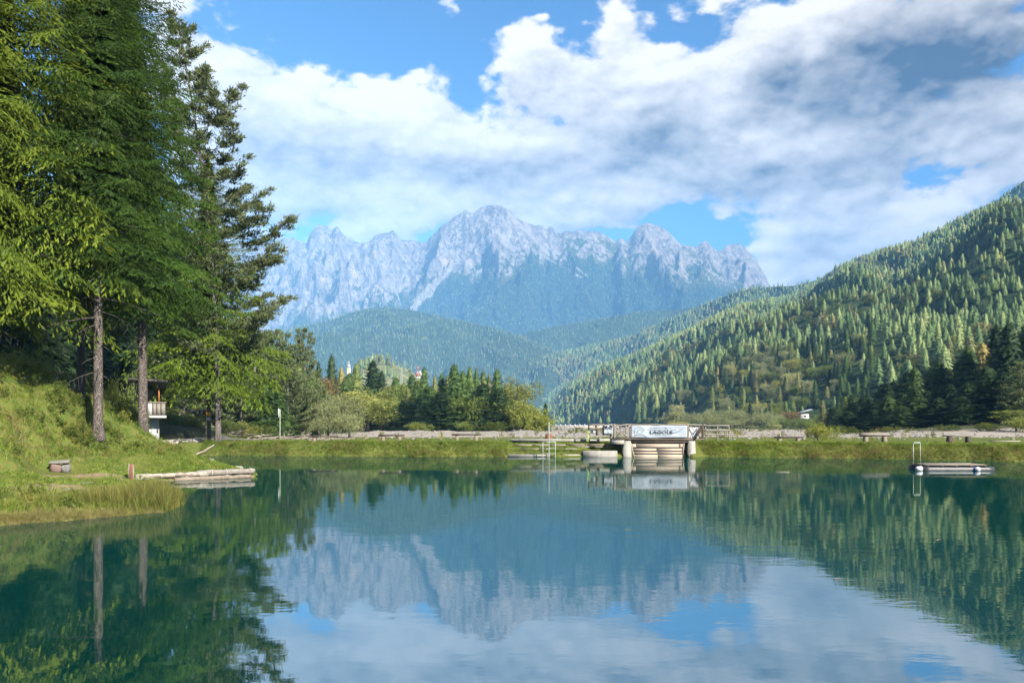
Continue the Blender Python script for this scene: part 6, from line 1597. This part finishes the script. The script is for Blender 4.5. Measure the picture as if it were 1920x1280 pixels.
# terraces: short turf only
n = 2600; x = gr_.uniform(-.6, 8.4, n); d = gr_.uniform(.3, 3.2, n); y = far_shore(x) + d; ok = (fbm(x * .6, y * .6, 3, seed=62) > -.25)
put('grass', x[ok], y[ok], np.full(ok.sum(), .85), gr_.integers(4, 7, ok.sum()))
# left bank and slope
n = 60000; x = gr_.uniform(-34, -9, n); y = gr_.uniform(15, 62, n); dl = left_sd(x, y)
vis_ = (np.abs(x / y) < .70) & (dl > .05) & (path_d(x, y) > 1.5)
hb_ = bare_at(x, y); vis_ &= (gr_.random(n) > np.clip((hb_ - .12) * 1.8, 0, .85)) & ~((np.abs(x - X_(114, 33.4)) < .85) & (y > 30.6) & (y < 34.1))
x, y, dl = x[vis_], y[vis_], dl[vis_]; n = len(x); nf = fbm(x * .3, y * .3, 4, seed=63); zn = zz(x, y)
idx = gr_.integers(0, 4, n); flat = zn < .75; lawn = (zn < .95) & (y > 25.5) & (y < 50); sh = (gr_.random(n) < np.where(flat, .75, .40)) | (lawn & (gr_.random(n) < .97)); idx[sh] = gr_.integers(4, 7, sh.sum())
dm = (gr_.random(n) < np.clip(.10 + .55 * nf, .03, .6)) & ~lawn; idx[dm] = gr_.integers(7, 10, dm.sum())
wd = (gr_.random(n) < np.where(lawn, .0, .035)) | ((np.hypot((x + 20.1), (y - 37.6) / 1.1) < 1.5) & (gr_.random(n) < .35)); idx[wd] = gr_.integers(13, 16, wd.sum())
put('grass', x, y, np.where(idx < 4, .75, np.where(idx < 7, 1.0, np.where(idx < 10, .55, 1.1))) * (1 + .4 * nf), idx)
# reeds on the near point and round the bay
n = 2600; t = gr_.random(n); a = P(20, 968, 21.3); b = P(330, 945, 23.6)
x = a[0] + (b[0] - a[0]) * t + gr_.normal(0, .35, n); y = a[1] + (b[1] - a[1]) * t + gr_.normal(.3, .65, n); dl = left_sd(x, y); ok = (dl > -.15) & (dl < 2.4)
x, y, t = x[ok], y[ok], t[ok]; idx = np.where(gr_.random(len(x)) < .30 + .45 * t, gr_.integers(10, 13, len(x)), gr_.integers(0, 4, len(x)))
put('reeds', x, y, np.where(idx >= 10, .34 + .36 * t, .9), idx, .22)
n = 420; x = X_(gr_.uniform(313, 354, n), 57) ; y = gr_.uniform(55.2, 58.5, n); put('reeds', x, y, np.full(n, .95), gr_.integers(7, 10, n), .12)
n = 1500; t = gr_.random(n); a = P(-40, 988, 19.2); b = P(300, 962, 22.2); x = a[0] + (b[0] - a[0]) * t + gr_.normal(0, .2, n); y = a[1] + (b[1] - a[1]) * t + gr_.normal(0, .12, n); put('reeds', x, y, np.full(n, .33), gr_.integers(7, 10, n), .5)
# low growth on the drained bed
n = 2500; x = gr_.uniform(-45, 120, n); y = gr_.uniform(78, 330, n); ok = (fbm(x * .06, y * .06, 3, seed=66) > .18) & (np.abs(x / y) < .66); x, y = x[ok], y[ok]
scatter('bed_weeds', np.stack([x, y, floor_z(x, y) - .06], 1), gr_.random(len(x)) * 6.28, gr_.uniform(1.2, 2.8, len(x)), np.where(gr_.random(len(x)) < .5, gr_.integers(13, 16, len(x)), gr_.integers(7, 10, len(x))), pc)
# stones of the drained bed that show as single stones
mb = MB()
for k in range(900):
    y = gr_.uniform(80, 150); x = gr_.uniform(-.42, .66) * y; s = gr_.uniform(.10, .42); z = float(floor_z(np.array([x]), np.array([y]))[0]) - .06
    mb.box((x, y, z + s * .2), (s, s * .8, s * .6), gr_.random() * 3, gr_.normal(0, .3), gr_.normal(0, .3), .7, s * .18)
mb.build('bed_stones', STONE, None, kind='stuff')

# ================================================================== the air between here and the mountains
hz = MB().box((0, 4300, 0), (2, 2, 2))
hv = np.array([(sx * 7600, 4050 + sy * 5400, z) for z in (-4.2, 2150) for sy in (-1, 1) for sx in (-1, 1)], float)
hm = make_mesh('haze', hv, np.array([[0, 2, 3, 1], [4, 5, 7, 6], [0, 1, 5, 4], [2, 6, 7, 3], [0, 4, 6, 2], [1, 3, 7, 5]]))
mh, th_, oh = new_mat('valley_air')
pv_ = th_.new('ShaderNodeVolumePrincipled')
pv_.inputs['Color'].default_value = (.22, .54, 1.0, 1); pv_.inputs['Density'].default_value = HAZE = 0.95e-4
pv_.inputs['Anisotropy'].default_value = -0.40
pv_.inputs['Density Attribute'].default_value = ''
pv_.inputs['Color Attribute'].default_value = '' 
pv_.inputs['Temperature Attribute'].default_value = ''
th_.l.new(pv_.outputs[0], oh.inputs['Volume'])
link('haze', hm, mh, kind='stuff')
